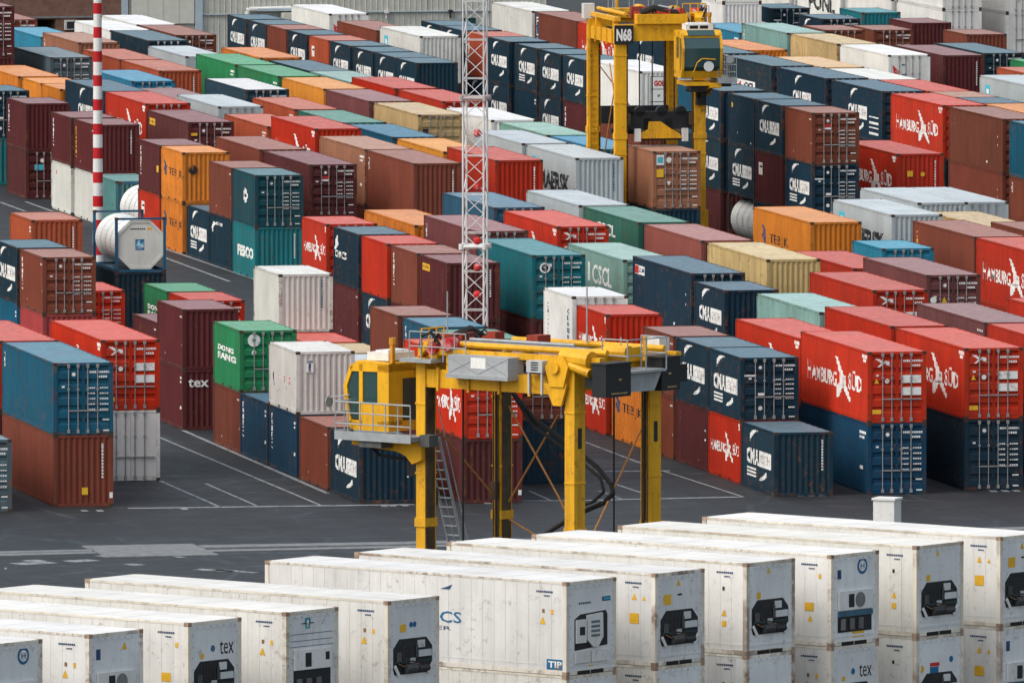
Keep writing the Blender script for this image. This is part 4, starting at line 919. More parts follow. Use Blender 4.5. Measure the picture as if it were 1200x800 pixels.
(144.72,-848.38,4,[(2.591, 'br', 'r', '', ''), (2.896, 'br', 'd', 'pl', 'long rust-brown container with barred doors on the upper tier behind a light blue stack')]),
(144.72,-833.09,4,[(2.591, 'br', 'r', '', ''), (2.591, 'lb', 'r', '', 'long light blue container with plain sides on the upper tier left of the brick building')]),
(144.72,-820.33,4,[(2.591, 'br', 'r', '', ''), (2.896, 'tn', 'r', 'vb', 'long tan container with white upright lettering on the upper tier')]),
(144.72,-806.79,4,[(2.591, 'br', 'r', '', ''), (2.591, 'ro', 'd', '', 'long brick-red container with plain sides on the upper tier above the striped pole')]),
(144.72,-794.16,4,[(2.591, 'br', 'r', '', ''), (2.591, 'ro', 'r', 'vt', 'long brick-red container with a ribbed end on the upper tier right of the striped pole')]),
(144.72,-767.82,4,[(2.591, 'nv', 'r', '', ''), (2.896, 'nw', 'd', 'pl', 'long white-roofed navy container with barred doors on the upper tier behind a brick-red stack')]),
(144.72,-753.59,4,[(2.591, 'br', 'r', '', ''), (2.591, 'ro', 'd', 'sm', 'long brick-red container behind a dark green stack and in front of a white-roofed navy stack')]),
(144.72,-740.44,4,[(2.591, 'br', 'r', '', ''), (2.591, 'dg', 'd', '', 'long dark green container with plain sides on the upper tier below the grey warehouse')]),
(144.72,-726.73,4,[(2.591, 'br', 'r', '', ''), (2.591, 'bl', 'd', '', 'long blue container with plain sides left of the top of the lattice mast')]),
(144.72,-713.23,4,[(2.591, 'br', 'r', '', ''), (2.591, 'oy', 'r', '', 'long yellow-orange container with plain sides below the top of the lattice mast')]),
(144.72,-700.22,4,[(2.591, 'br', 'r', '', ''), (2.896, 'rd', 'r', 'vt', 'long red container with a ribbed end on the upper tier above the lattice mast')]),
(135.88,-805.11,4,[(2.591, 'br', 'r', '', ''), (2.896, 'mr', 'r', '', 'long maroon container with a ribbed end under a maroon one'), (2.896, 'mr', 'd', 'pl,ysq', 'long maroon container with barred doors on a maroon one')]),
(135.88,-789.71,4,[(2.591, 'br', 'r', '', ''), (2.591, 'or', 'r', '', 'long orange container with plain sides on the upper tier left of the brick building')]),
(135.88,-782.25,2,[(2.591, 'br', 'r', '', ''), (2.591, 'or', 'r', '', 'short orange container behind an orange stack and in front of an orange stack')]),
(135.88,-776.05,2,[(2.591, 'br', 'r', '', ''), (2.591, 'or', 'r', '', 'short orange container behind a navy stack and in front of an orange stack')]),
(135.88,-762.27,4,[(2.896, 'nv', 'r', '', ''), (2.896, 'nv', 'd', 'cmaf', 'long navy container with white lettering near its front above the striped pole')]),
(135.88,-749.67,4,[(2.896, 'br', 'r', '', ''), (2.896, 'rd', 'd', 'hs', 'long red container with white lettering and flying emblem right of the striped pole')]),
(135.88,-737.12,4,[(2.591, 'br', 'r', '', ''), (2.896, 'mr', 'd', 'fl,ysq,pl', 'long maroon container with a yellow name plate on the upper tier')]),
(135.88,-717.07,4,[(2.591, 'br', 'r', '', ''), (2.591, 'br', 'd', '', 'long rust-brown container with plain sides on the upper tier behind a maroon stack')]),
(135.88,-703.61,4,[(2.591, 'br', 'r', '', ''), (2.591, 'mr', 'd', 'pl,flag', 'long maroon container with a red and white flag on its doors on the upper tier')]),
(140.19,-803.99,4,[(2.591, 'nv', 'r', '', ''), (2.896, 'sl', 'd', 'pl', 'long slate grey container with barred doors on the upper tier below the brick building')]),
(140.19,-777.74,4,[(2.591, 'nv', 'r', '', ''), (2.896, 'lb', 'd', 'pl', 'long light blue container with barred doors on the upper tier behind a plum stack')]),
(140.19,-764.25,4,[(2.591, 'nv', 'r', '', ''), (2.591, 'pu', 'r', '', 'long plum container with plain sides on the upper tier right of the striped pole')]),
(140.19,-751.59,4,[(2.591, 'nv', 'r', '', ''), (2.896, 'gy', 'd', '', 'long pale grey container behind a brick-red stack and in front of a plum stack')]),
(140.19,-737.65,4,[(2.591, 'nv', 'r', '', ''), (2.591, 'ro', 'd', 'sm', 'long brick-red container behind a red stack and in front of a pale grey stack')]),
(140.19,-724.33,4,[(2.896, 'br', 'r', '', ''), (2.896, 'rd', 'r', 'hs,vt', 'long red container with white lettering and flying emblem below the grey warehouse')]),
(140.19,-710.98,4,[(2.591, 'br', 'r', '', 'long rust-brown container mostly hidden under a tan one'), (2.896, 'tn', 'd', 'sm', 'long tan container with plain sides on a rust-brown one')]),
(140.19,-698.43,4,[(2.591, 'br', 'r', '', ''), (2.896, 'br', 'r', 'vb,vt,patch', 'long rust-brown container with white upright lettering on the upper tier')]),
(131.54,-775.08,2,[(2.591, 'tl', 'r', 'wsq', 'short teal container with a white square under a navy one'), (2.591, 'nv', 'd', 'pl,cma', 'short navy container with white lettering on a teal one')]),
(131.54,-762.12,2,[(2.591, 'mr', 'd', 'tsq', 'short maroon container with barred doors under a maroon one'), (2.591, 'mr', 'r', 'vb', 'short maroon container with white upright lettering on a maroon one')]),
(131.54,-748.00,2,[(2.591, 'wg', 'r', 'cred', 'short off-white container with a red sign under a maroon one'), (2.591, 'mr', 'r', 'vb', 'short maroon container with white upright lettering on an off-white one')]),
(131.54,-741.00,2,[(2.591, 'wg', 'r', '', 'short off-white container with plain sides under a maroon one'), (2.591, 'mr', 'r', 'vy,dot,vt', 'short maroon container with yellow upright lettering on an off-white one')]),
(131.54,-734.50,2,[(2.591, 'tm', 'r', '', 'short pale teal container with plain sides alone on the ground above the tank container')]),
(131.54,-727.88,2,[(2.591, 'TK', 'r', '', 'white tank container in its frame with plain sides above the tank container')]),
(131.54,-721.73,2,[(2.591, 'rd', 'r', 'wsq', 'short red container with a white square under a maroon one'), (2.591, 'mr', 'r', 'vb,ysm', 'short maroon container with white upright lettering on a red one')]),
(131.54,-715.23,2,[(2.591, 'or', 'r', 'tbj', 'short orange container with black lettering under an orange one'), (2.591, 'or', 'r', 'tbj,smear', 'short orange container with black lettering on an orange one')]),
(131.54,-707.95,2,[(2.591, 'nv', 'r', 'cmal', 'short navy container with white lettering and lines right of the tank container')]),
(131.54,-701.72,2,[(2.591, 'nv', 'r', 'arrow', 'short navy container with a white arrow sign under a rust-brown one'), (2.591, 'br', 'r', 'dot', 'short rust-brown container with plain sides on a navy one')]),
(131.54,-695.34,2,[(2.591, 'tl', 'r', 'fesco,vt', 'short teal container with white block lettering under a dark teal one'), (2.591, 'td', 'd', 'rose,pl', 'short dark teal container with a white rosette on a teal one')]),
(160.62,-852.02,2,[(2.591, 'nv', 'r', '', ''), (2.591, 'nv', 'r', 'cma', 'short navy container with white lettering on the upper tier behind a navy stack')]),
(160.62,-845.36,2,[(2.591, 'nv', 'r', '', ''), (2.591, 'nv', 'r', 'cma', 'short navy container with white lettering on the upper tier, second from left of ten')]),
(160.62,-839.08,2,[(2.591, 'nv', 'r', '', ''), (2.591, 'br', 'r', '', 'short rust-brown container with plain sides on the upper tier left of the grey warehouse')]),
(160.62,-832.51,2,[(2.591, 'nv', 'r', '', ''), (2.591, 'nv', 'r', 'cma', 'short navy container with white lettering on the upper tier below the grey warehouse')]),
(160.62,-825.72,2,[(2.591, 'nv', 'r', '', ''), (2.591, 'ro', 'r', 'wsq', 'short brick-red container with a white square on the upper tier')]),
(160.62,-819.19,2,[(2.591, 'nv', 'r', '', ''), (2.591, 'nv', 'r', 'cma', 'short navy container with white lettering on the upper tier, fourth from left of ten')]),
(160.62,-812.27,2,[(2.591, 'nv', 'r', '', ''), (2.591, 'nv', 'r', 'cma', 'short navy container with white lettering on the upper tier, fifth from left of ten')]),
(160.62,-805.67,2,[(2.591, 'nv', 'r', '', ''), (2.591, 'nv', 'r', 'cma', 'short navy container with white lettering on the upper tier, sixth from left of ten')]),
(160.62,-799.51,2,[(2.591, 'nv', 'r', '', ''), (2.591, 'nv', 'r', 'cma', 'short navy container with white lettering on the upper tier, seventh from left of ten')]),
(160.62,-739.41,4,[(2.591, 'br', 'r', '', ''), (2.591, 'br', 'r', '', 'long rust-brown container with a ribbed end under a white one'), (2.591, 'wh', 'r', 'gold', 'long white container with red lettering on its end on a rust-brown one')]),
(160.62,-726.11,2,[(2.591, 'nv', 'r', '', ''), (2.591, 'nv', 'r', '', 'short navy container with plain sides under a blue one'), (2.591, 'bl', 'r', 'dots', 'short blue container with plain sides on a navy one')]),
(160.62,-719.70,2,[(2.591, 'mr', 'r', '', 'short maroon container with a ribbed end under a navy one'), (2.591, 'nv', 'r', 'cma', 'short navy container with white lettering under a navy one right of the carrier N68'), (2.591, 'nv', 'r', 'cma', 'short navy container with white lettering on a navy one right of the carrier N68')]),
(160.62,-711.81,2,[(2.591, 'TG', 'r', '', 'white tank container in its frame with plain sides under a navy one'), (2.591, 'nv', 'r', 'cmal', 'short navy container with white lettering and lines under a navy one'), (2.591, 'nv', 'r', 'ydot', 'short navy container with a round yellow sticker on a navy one')]),
(160.62,-705.48,2,[(2.591, 'nv', 'r', '', 'short navy container mostly hidden under a maroon one'), (2.591, 'mr', 'r', 'wsq', 'short maroon container with a white square under a navy one'), (2.591, 'nv', 'r', 'cma', 'short navy container with white lettering on a maroon one right of the carrier N68')]),
(160.62,-698.63,2,[(2.591, 'mr', 'r', '', ''), (2.591, 'nv', 'd', 'cmal,pl', 'short navy container with white lettering and lines under a rust-brown one'), (2.591, 'br', 'd', 'pl,flag,dot', 'short rust-brown container with a red and white flag on its doors on a navy one')]),
(169.48,-836.03,2,[(2.896, 'nv', 'r', 'cma', ''), (2.591, 'nv', 'r', 'cmal', 'short navy container with white lettering and lines on the upper tier')]),
(169.48,-829.88,2,[(2.896, 'br', 'r', 'dot', 'short rust-brown container with a ribbed end under a navy one'), (2.591, 'nv', 'd', 'cma', 'short navy container with white lettering on a rust-brown one')]),
(169.48,-822.37,2,[(2.896, 'nv', 'r', 'cma', 'short navy container with white lettering under a brick-red one'), (2.591, 'ro', 'r', 'vb', 'short brick-red container with white upright lettering on a navy one')]),
(169.48,-816.21,2,[(2.896, 'nv', 'r', 'cma', 'short navy container under a navy one below the top of the lattice mast'), (2.591, 'nv', 'r', 'cma', 'short navy container with white lettering on a navy one, leftmost of three')]),
(169.48,-808.24,2,[(2.896, 'nv', 'r', 'sm', 'short navy container with plain sides under a navy one'), (2.591, 'nv', 'r', 'cmal', 'short navy container with white lettering and lines on a navy one')]),
(169.48,-801.54,2,[(2.896, 'nv', 'r', 'cma', 'short navy container with white lettering under a navy one, second from left of three'), (2.591, 'nv', 'r', 'cma', 'short navy container with white lettering on a navy one, second from left of three')]),
(169.48,-794.80,2,[(2.896, 'mr', 'r', 'vb', 'short maroon container with white upright lettering under a navy one'), (2.591, 'nv', 'r', 'cma', 'short navy container with white lettering on a maroon one in front of a navy stack')]),
(165.69,-851.52,4,[(2.591, 'wh', 'r', '', ''), (2.896, 'wh', 'd', 'redm', 'long white container with a red triangle mark on the upper tier behind a rust-brown stack')]),
(165.69,-836.84,4,[(2.591, 'br', 'r', '', ''), (2.591, 'br', 'd', '', 'long rust-brown container with plain sides on the upper tier right of the grey warehouse')]),
(165.69,-823.54,4,[(2.591, 'nv', 'r', '', 'long navy container mostly hidden under an off-white one'), (2.896, 'wg', 'r', 'mk', 'long off-white container with black lettering and blue star on a navy one')]),
(165.69,-701.55,4,[(2.591, 'nv', 'r', '', ''), (2.896, 'rd', 'r', 'hs,vt,yl2', 'long red container with white lettering and flying emblem right of the carrier N68')]),
(178.46,-852.37,4,[(2.591, 'nv', 'r', '', ''), (2.896, 'wg', 'r', '', 'long off-white container with plain sides on the upper tier behind a rust-brown stack')]),
(178.46,-839.40,4,[(2.591, 'nv', 'r', '', ''), (2.896, 'br', 'd', 'vbb', 'long rust-brown container with upright block lettering on the upper tier')]),
(178.46,-826.91,4,[(2.591, 'mr', 'r', '', ''), (2.896, 'rd', 'd', 'hs', 'long red container with white lettering and flying emblem left of the carrier N68')]),
(178.46,-814.16,4,[(2.591, 'br', 'r', '', ''), (2.896, 'nv', 'd', 'cmaf', 'long navy container with white lettering near its front above the carrier N68')]),
(178.46,-800.65,4,[(2.591, 'bl', 'r', '', ''), (2.896, 'nv', 'd', '', 'left long navy container with barred doors on the upper tier right of the carrier N68')]),
(178.46,-786.47,4,[(2.591, 'nv', 'r', '', ''), (2.896, 'nv', 'd', 'rsign', 'long navy container with a white and red sign on the upper tier')]),
(178.46,-772.87,4,[(2.591, 'nv', 'r', '', ''), (2.896, 'nv', 'd', 'cmaf', 'long navy container with white lettering near its front right of the carrier N68')]),
(178.46,-759.14,4,[(2.591, 'nv', 'r', '', ''), (2.896, 'nv', 'd', 'cmafl', 'long navy container with white lettering and text lines on the upper tier')]),
(178.46,-744.90,4,[(2.591, 'nv', 'r', '', 'long navy container with a ribbed end under a red one'), (2.896, 'rd', 'd', 'hs', 'long red container behind a rust-brown stack and in front of a navy stack')]),
(178.46,-731.38,4,[(2.591, 'br', 'd', 'dots', 'long rust-brown container with barred doors under a rust-brown one'), (2.896, 'br', 'd', 'dots', 'long rust-brown container with barred doors on a rust-brown one')]),
(178.46,-717.68,4,[(2.591, 'br', 'r', 'vb', 'long rust-brown container with white upright lettering under a blue one'), (2.896, 'bl', 'r', '', 'long blue container with plain sides on a rust-brown one')]),
(157.45,-662.20,4,[(2.591, 'gy', 'r', '', ''), (2.896, 'gy', 'r', 'mkb,vd', 'long pale grey container with blue star on the upper tier')]),
(157.45,-648.14,4,[(2.591, 'br', 'r', '', ''), (2.591, 'bg', 'r', '', 'long beige container behind a rust-brown stack and in front of a pale grey stack')]),
(157.45,-635.36,4,[(2.591, 'br', 'r', '', ''), (2.896, 'br', 'r', '', 'long rust-brown container with plain sides on the upper tier in front of a beige stack')]),
(152.97,-648.71,4,[(2.896, 'gy', 'r', '', ''), (2.896, 'gy', 'r', 'mk', 'long pale grey container with black lettering and blue star, second from left of three')]),
(152.97,-632.29,4,[(2.896, 'br', 'r', '', ''), (2.896, 'br', 'd', 'vy,vt', 'long rust-brown container with yellow upright lettering on the upper tier')]),
(152.97,-619.75,4,[(2.896, 'rd', 'r', '', 'long red container mostly hidden under a red one'), (2.896, 'rd', 'r', 'hs', 'long red container with white lettering and flying emblem on a red one')]),
(160.62,-667.03,4,[(2.591, 'gy', 'r', '', ''), (2.591, 'gy', 'd', '', 'long pale grey container with barred doors on the upper tier right of the carrier N68')]),
(149.09,-648.71,4,[(2.591, 'br', 'r', '', ''), (2.896, 'or', 'r', 'tbj', 'long orange container with black lettering on the upper tier')]),
(149.09,-634.13,2,[(2.591, 'nv', 'r', '', ''), (2.591, 'lb', 'd', '', 'short light blue container with barred doors on the upper tier right of the carrier N68')]),
(144.72,-621.16,4,[(2.591, 'br', 'r', '', ''), (2.591, 'rd', 'd', '', 'long red container with plain sides on the upper tier behind a plum stack')]),
(144.72,-607.08,4,[(2.896, 'br', 'r', '', ''), (2.896, 'pu', 'd', 'pl,ydot2', 'long plum container with barred doors on the upper tier in front of a red stack')]),
(144.72,-580.04,4,[(2.896, 'rd', 'r', '', ''), (2.896, 'rd', 'r', '', 'long red container with plain sides on the upper tier right of the carrier N68')]),
(186.32,-829.71,4,[(2.591, 'nv', 'r', '', ''), (2.591, 'lb', 'd', 'sm', 'long light blue container with plain sides on the upper tier behind a mint green stack')]),
(186.32,-816.92,4,[(2.896, 'mt', 'r', '', ''), (2.896, 'mt', 'r', 'vb', 'long mint green container with white upright lettering on the upper tier')]),
(186.32,-803.90,4,[(2.896, 'bg', 'r', '', ''), (2.896, 'bg', 'r', 'mlogo', 'long beige container with a black emblem on the upper tier right of the carrier N68')]),
(186.32,-791.00,4,[(2.896, 'wh', 'r', '', ''), (2.896, 'wh', 'd', 'redm', 'long white container on the upper tier in front of a beige stack')]),
(186.32,-756.79,4,[(2.896, 'nv', 'r', '', ''), (2.896, 'gy', 'r', 'mk', 'long pale grey container with black lettering and blue star, rightmost of three')]),
(190.66,-825.83,2,[(2.896, 'br', 'r', '', ''), (2.591, 'br', 'd', '', 'short rust-brown container with barred doors on the upper tier right of the carrier N68')]),
(190.66,-795.84,4,[(2.591, 'mr', 'r', '', ''), (2.896, 'mr', 'r', 'vt', 'long maroon container with a ribbed end on the upper tier right of the carrier N68')]),
(190.66,-770.64,4,[(2.591, 'br', 'r', '', ''), (2.896, 'ro', 'r', '', 'long brick-red container with plain sides on the upper tier right of the carrier N68')]),
(182.27,-809.78,4,[(2.591, 'br', 'r', '', ''), (2.591, 'or', 'r', '', 'long orange container with a ribbed end on the upper tier right of the carrier N68')]),
(182.27,-790.14,4,[(2.591, 'br', 'r', '', ''), (2.591, 'bg', 'r', '', 'long beige container with plain sides on the upper tier behind an off-white stack')]),
(182.27,-776.67,4,[(2.591, 'br', 'r', '', ''), (2.591, 'wg', 'r', '', 'long off-white container with plain sides on the upper tier right of the carrier N68')]),
(182.27,-764.24,4,[(2.591, 'br', 'r', '', ''), (2.591, 'rd', 'r', '', 'long red container behind a tan stack and in front of an off-white stack')]),
(182.27,-758.02,2,[(2.591, 'br', 'r', '', ''), (2.591, 'tn', 'r', '', 'short tan container with plain sides on the upper tier right of the carrier N68')]),
(182.27,-751.86,2,[(2.591, 'br', 'r', '', ''), (2.591, 'nv', 'd', '', 'short navy container with plain sides on the upper tier right of the carrier N68')]),
(182.27,-739.31,4,[(2.591, 'br', 'r', '', ''), (2.591, 'or', 'r', '', 'long orange container with plain sides on the upper tier in front of a navy stack')]),
(194.92,-859.04,2,[(2.591, 'nv', 'r', '', ''), (2.591, 'nv', 'd', 'cma,pl', 'short navy container with white lettering on the upper tier, ninth from left of ten')]),
(194.92,-845.34,2,[(2.591, 'nv', 'r', '', ''), (2.591, 'nv', 'd', 'cma,pl', 'short navy container with white lettering on the upper tier, rightmost of ten')]),
(194.92,-831.42,2,[(2.591, 'br', 'r', '', ''), (2.591, 'br', 'd', 'vb,pl', 'short rust-brown container with white upright lettering on the upper tier')]),
(194.92,-803.57,4,[(2.591, 'nv', 'r', '', ''), (2.591, 'nv', 'd', 'pl', 'right long navy container with barred doors on the upper tier right of the carrier N68')]),
(194.92,-784.87,4,[(2.591, 'gn', 'r', '', ''), (2.591, 'gn', 'r', '', 'long green container with plain sides on the upper tier right of the carrier N68')]),
(199.16,-852.65,2,[(2.591, 'bl', 'r', '', ''), (2.591, 'tl', 'r', 'arrow', 'short teal container with a white arrow sign on the upper tier')]),
(199.16,-839.33,2,[(2.591, 'mr', 'r', '', ''), (2.591, 'mr', 'r', '', 'short maroon container with a ribbed end on the upper tier right of the carrier N68')]),
(199.16,-825.23,2,[(2.591, 'br', 'r', '', ''), (2.591, 'br', 'r', '', 'short rust-brown container with a ribbed end on the upper tier right of the carrier N68')]),
(203.39,-891.21,4,[(2.896, 'wh', 'r', '', ''), (2.896, 'wh', 'r', '', 'long white container mostly hidden under an off-white one'), (2.896, 'wg', 'r', '', '')]),
(203.39,-876.71,4,[(2.896, 'wh', 'r', '', ''), (2.896, 'wh', 'r', 'mkb2', 'long white container with black lettering under a white one'), (2.896, 'wh', 'r', '', '')]),
(203.39,-862.66,4,[(2.591, 'wh', 'r', '', ''), (2.896, 'wh', 'r', '', 'long white container with plain sides under a white one'), (2.896, 'wh', 'r', '', '')]),
(203.39,-849.03,4,[(2.591, 'wh', 'd', '', ''), (2.896, 'wh', 'd', '', 'long white container with barred doors under a white one in front of a white stack'), (2.896, 'wh', 'd', '', 'long white container with barred doors on a white one in front of a white stack')]),
(207.60,-849.92,4,[(2.591, 'wh', 'd', '', ''), (2.591, 'wh', 'd', '', 'long white container with barred doors under a white one right of the carrier N68'), (2.896, 'wh', 'd', '', 'long white container with barred doors on a white one right of the carrier N68')]),
(190.66,-853.73,2,[(2.896, 'wh', 'r', '', ''), (2.896, 'wh', 'r', '', 'short white container with a ribbed end under a white one'), (2.896, 'wh', 'r', '', 'short white container with a ribbed end on a white one')]),
]
for u, v, ln, tiers in STACKS:
    o, z = xy(u, v), 0.0
    for h, c, e, marks, label in tiers:
        if c in ('TK', 'TG'):
            tank_container(o.x, o.y, z, h, label or 'white tank container mostly hidden in the stacks', (0.012, 0.10, 0.19) if c == 'TK' else (0.02, 0.025, 0.03))
        elif label: container(o.x, o.y, z, 12.192 if ln == 4 else 6.058, h, c, e, [m for m in marks.split(',') if m], label)
        else: hidden_container(o.x, o.y, z, 12.192 if ln == 4 else 6.058, h, c)
        z += h
# ---------------------------------------------------------------- straddle carriers
YC = (0.80, 0.41, 0.010)
def carrier(x, y, rot, label, spreader_z, sign=None, stairs=True):
    """Local axes: x ahead (the cab end), y to the left side, z up. Legs at x = +-3.3, y = +-2.05."""
    root = bpy.data.objects.new('straddle_carrier', None); root.location = (x, y, 0); root.rotation_euler = (0, 0, rot); COLL.objects.link(root)
    tag(root, label, 'straddle carrier', 'yellow straddle carriers in the yard')
    X, Y = 3.3, 2.05
    Yp = M['yel']
    for sx in (1, -1):
        for sy in (1, -1):
            b = MB(); b.box(sx * X - 0.2, sx * X + 0.2, sy * Y - 0.29, sy * Y + 0.29, 1.75, 12.0)
            b.box(sx * X - 0.24, sx * X + 0.24, sy * Y - 0.33, sy * Y + 0.33, 6.2, 6.5)
            lg = build(b, 'leg', [Yp], root, YC)
            b = MB(); b.box(sx * X - 0.21, sx * X - 0.201, sy * Y - 0.1, sy * Y + 0.1, 9.2, 9.9); build(b, 'service_hatch', [M['blackm']], lg)
            if sx > 0:
                b = MB(); b.box(X - 0.235, X - 0.202, sy * Y - 0.2, sy * Y + 0.27, 2.7, 11.0); build(b, 'guide_channel', [M['grease_shade']], lg)  # dark plate: shade and cables of the open channel put into its colour
            b = MB(); b.tube((sx * X - sx * 0.02, sy * Y - sy * 0.34, 1.8), (sx * X - sx * 0.02, sy * Y - sy * 0.34, 11.8), 0.045); build(b, 'cable_pipe', [M['cable']], lg)
    for sy in (1, -1):
        b = MB(); b.box(-X - 1.1, X + 1.1, sy * Y - 0.33, sy * Y + 0.33, 1.0, 1.75); b.box(-X - 0.5, -X + 0.5, sy * Y - 0.36, sy * Y + 0.36, 1.75, 2.6); b.box(X - 0.5, X + 0.5, sy * Y - 0.36, sy * Y + 0.36, 1.75, 2.6)
        build(b, 'sill_beam', [Yp], root, YC)
        for k in range(4):
            wx = -3.6 + 2.4 * k
            b = MB(); b.tube((wx, sy * Y - 0.2, 0.78), (wx, sy * Y + 0.2, 0.78), 0.78, 20); wh = build(b, 'wheel', [M['tyre']], root)
            b = MB(); b.tube((wx, sy * Y - 0.215, 0.78), (wx, sy * Y + 0.215, 0.78), 0.38, 12); build(b, 'rim', [Yp], wh, YC)
        b = MB(); b.box(-X + 0.2, X - 0.2, sy * Y - 0.22, sy * Y + 0.22, 11.0, 11.62); b.box(-X - 1.2, X - 0.6, sy * Y - 0.15, sy * Y + 0.15, 12.12, 12.32); b.box(-2.2, -1.9, sy * Y - 0.12, sy * Y + 0.12, 11.6, 12.12); b.box(2.0, 2.3, sy * Y - 0.12, sy * Y + 0.12, 11.6, 12.12)
        b.tube((-X - 1.0, sy * Y - sy * 0.5, 12.45), (X - 0.9, sy * Y - sy * 0.5, 12.45), 0.11, 8)
        build(b, 'side_beam', [Yp], root, YC)
        b = MB()
        for k in range(5): b.box(-2.9 + 1.35 * k, -2.8 + 1.35 * k, sy * (Y + 0.23), sy * (Y + 0.30), 10.9, 11.7)
        build_each(b, 'stiffener', [Yp], root, YC)
    for sx in (1, -1):
        b = MB(); b.box(sx * X - 0.19, sx * X + 0.19, -Y + 0.29, Y - 0.29, 11.15, 12.0); b.box(sx * X - 0.3, sx * X + 0.42, -1.25, 1.35, 12.02, 12.5); build(b, 'cross_beam', [Yp], root, YC)
    # grey machine box on the left side, small cooler, hoist plate
    b = MB(); b.box(-0.95, 1.7, Y - 0.1, Y + 0.75, 11.55, 12.2); mc = build(b, 'machine_box', [M['grey']], root, (0.36, 0.38, 0.40))
    b = MB()
    for k in range(2):
        q = -0.9 + 1.3 * k
        b.beam((q, Y + 0.755, 11.6), (q + 1.25, Y + 0.755, 12.15), 0.012, 0.03); b.beam((q, Y + 0.755, 12.15), (q + 1.25, Y + 0.755, 11.6), 0.012, 0.03)
    build_each(b, 'panel_rib', [M['grey']], mc, (0.30, 0.32, 0.34))
    b = MB(); b.quad([(0.68, Y + 0.763, 11.78), (0.02, Y + 0.763, 11.78), (0.02, Y + 0.763, 12.16), (0.68, Y + 0.763, 12.16)]); build(b, 'plate', [M['white']], mc)
    b = MB(); b.box(-0.98, 1.75, Y - 0.12, Y + 0.80, 11.42, 11.55); build(b, 'tray', [M['galv']], mc)
    b = MB(); b.box(-2.3, -1.6, Y, Y + 0.55, 11.75, 12.15); [b.box(xx, xx + 0.07, Y + 0.45, Y + 0.52, 11.0, 11.75) for xx in (-2.27, -1.7)]; ac = build(b, 'cooler', [M['grey']], root, (0.5, 0.52, 0.53))
    b = MB(); [b.box(-2.12, -1.8, Y + 0.551, Y + 0.556, 11.82 + 0.08 * k, 11.86 + 0.08 * k) for k in range(4)]; build_each(b, 'louvre', [M['blackm']], ac)
    b = MB(); b.prism([(-2.6, 11.3), (-2.4, 11.95), (-2.6, 12.3), (-3.2, 12.35), (-3.4, 12.0), (-3.2, 11.3)], 'y', Y + 0.24, Y + 0.52); b.prism([(-2.3, 11.4), (-3.3, 11.4), (-3.05, 10.65), (-2.7, 10.65)], 'y', Y + 0.36, Y + 0.46)
    b.tube((-2.85, Y + 0.1, 11.95), (-2.85, Y + 0.62, 11.95), 0.2, 14); b.tube((-4.1, Y + 0.1, 12.2), (-2.9, Y + 0.1, 12.3), 0.34, 12); b.tube((-3.3, Y + 0.3, 12.05), (-4.2, Y + 0.3, 11.8), 0.16, 10)
    build(b, 'hoist', [Yp], root, YC)
    # rear engine boxes and their walkway
    for sy, nm in ((1, 'engine_box'), (-1, 'engine_box'))[:2 if stairs else 1]:
        ex0, ex1, ey0, ey1 = (-X - 1.95, -X - 1.35, Y - 0.6, Y + 0.75) if sy > 0 else (-X - 1.4, -X - 0.7, -Y + 0.15, -Y + 1.15)
        b = MB(); b.box(ex0, ex1, ey0, ey1, 11.05, 12.15); b.box(ex0 - 0.04, ex1 + 0.04, ey0 - 0.04, ey1 + 0.04, 12.15, 12.21); b.box(-X - 1.35, -X - 0.6, sy * Y - 0.3, sy * Y + 0.2, 11.3, 11.9)
        eb = build(b, nm, [M['blackm']], root)
        b = MB(); b.box(ex0 - 0.006, ex0 - 0.001, ey0 + 0.2, ey1 - 0.3, 11.15, 11.19); b.box(ex0 - 0.01, ex0 - 0.001, ey0 + 0.5, ey0 + 0.65, 11.6, 11.66); build(b, 'nameplate', [M['grey']], eb, (0.4, 0.3, 0.1))
    b = MB(); b.box(-X - 1.6, -X - 0.4, -0.9, 1.2, 11.75, 11.83); b.prism([(-0.9, 11.75), (1.2, 11.75), (0.8, 11.1), (-0.5, 11.1)], 'x', -X - 1.4, -X - 0.6); build(b, 'rear_platform', [M['galv']], root)
    b = MB()
    for yy in (-0.9, 0.2, 1.2):
        for xx in (-X - 1.6, -X - 0.5): b.tube((xx, yy, 11.8), (xx, yy, 12.9), 0.025, 5)
    for zz in (12.35, 12.9):
        b.path([(-X - 0.5, -0.9, zz), (-X - 1.6, -0.9, zz), (-X - 1.6, 1.2, zz), (-X - 0.5, 1.2, zz)], 0.025, 5)
    build_each(b, 'railing', [M['galv']], root)
    b = MB(); b.tube((-X - 0.1, 0.5, 12.4), (-X - 1.1, 0.5, 12.4), 0.26, 10); b.tube((-X - 0.9, -0.6, 12.1), (-X - 0.9, -0.6, 12.9), 0.08, 8); build(b, 'exhaust', [Yp], root, YC)
    b = MB(); b.box(-X + 0.1, X - 1.0, Y - 0.95, Y - 0.6, 12.5, 12.56); b.tube((-2.6, Y - 0.8, 12.64), (2.0, Y - 0.8, 12.64), 0.05); build(b, 'cable_tray', [M['galv']], root)
    # cab at the left front
    cx0, cx1, cy0, cy1 = X + 1.25, X + 3.1, Y - 1.6, Y + 0.5
    b = MB()
    pts = [(cx0, 9.45), (cx0, 11.85), (cx1 - 0.45, 11.95), (cx1 - 0.15, 11.6), (cx1 + 0.18, 10.9), (cx1 + 0.05, 9.9), (cx1 - 0.25, 9.45)]
    b.prism([(cx0, 11.45), (cx0, 11.75), (cx1 - 0.45, 11.8), (cx1 - 0.1, 11.55), (cx1 - 0.14, 11.42)], 'y', cy0, cy1)
    b.prism([(cx0, 9.4), (cx0, 9.75), (cx1 - 0.1, 9.75), (cx1 - 0.25, 9.4)], 'y', cy0, cy1)
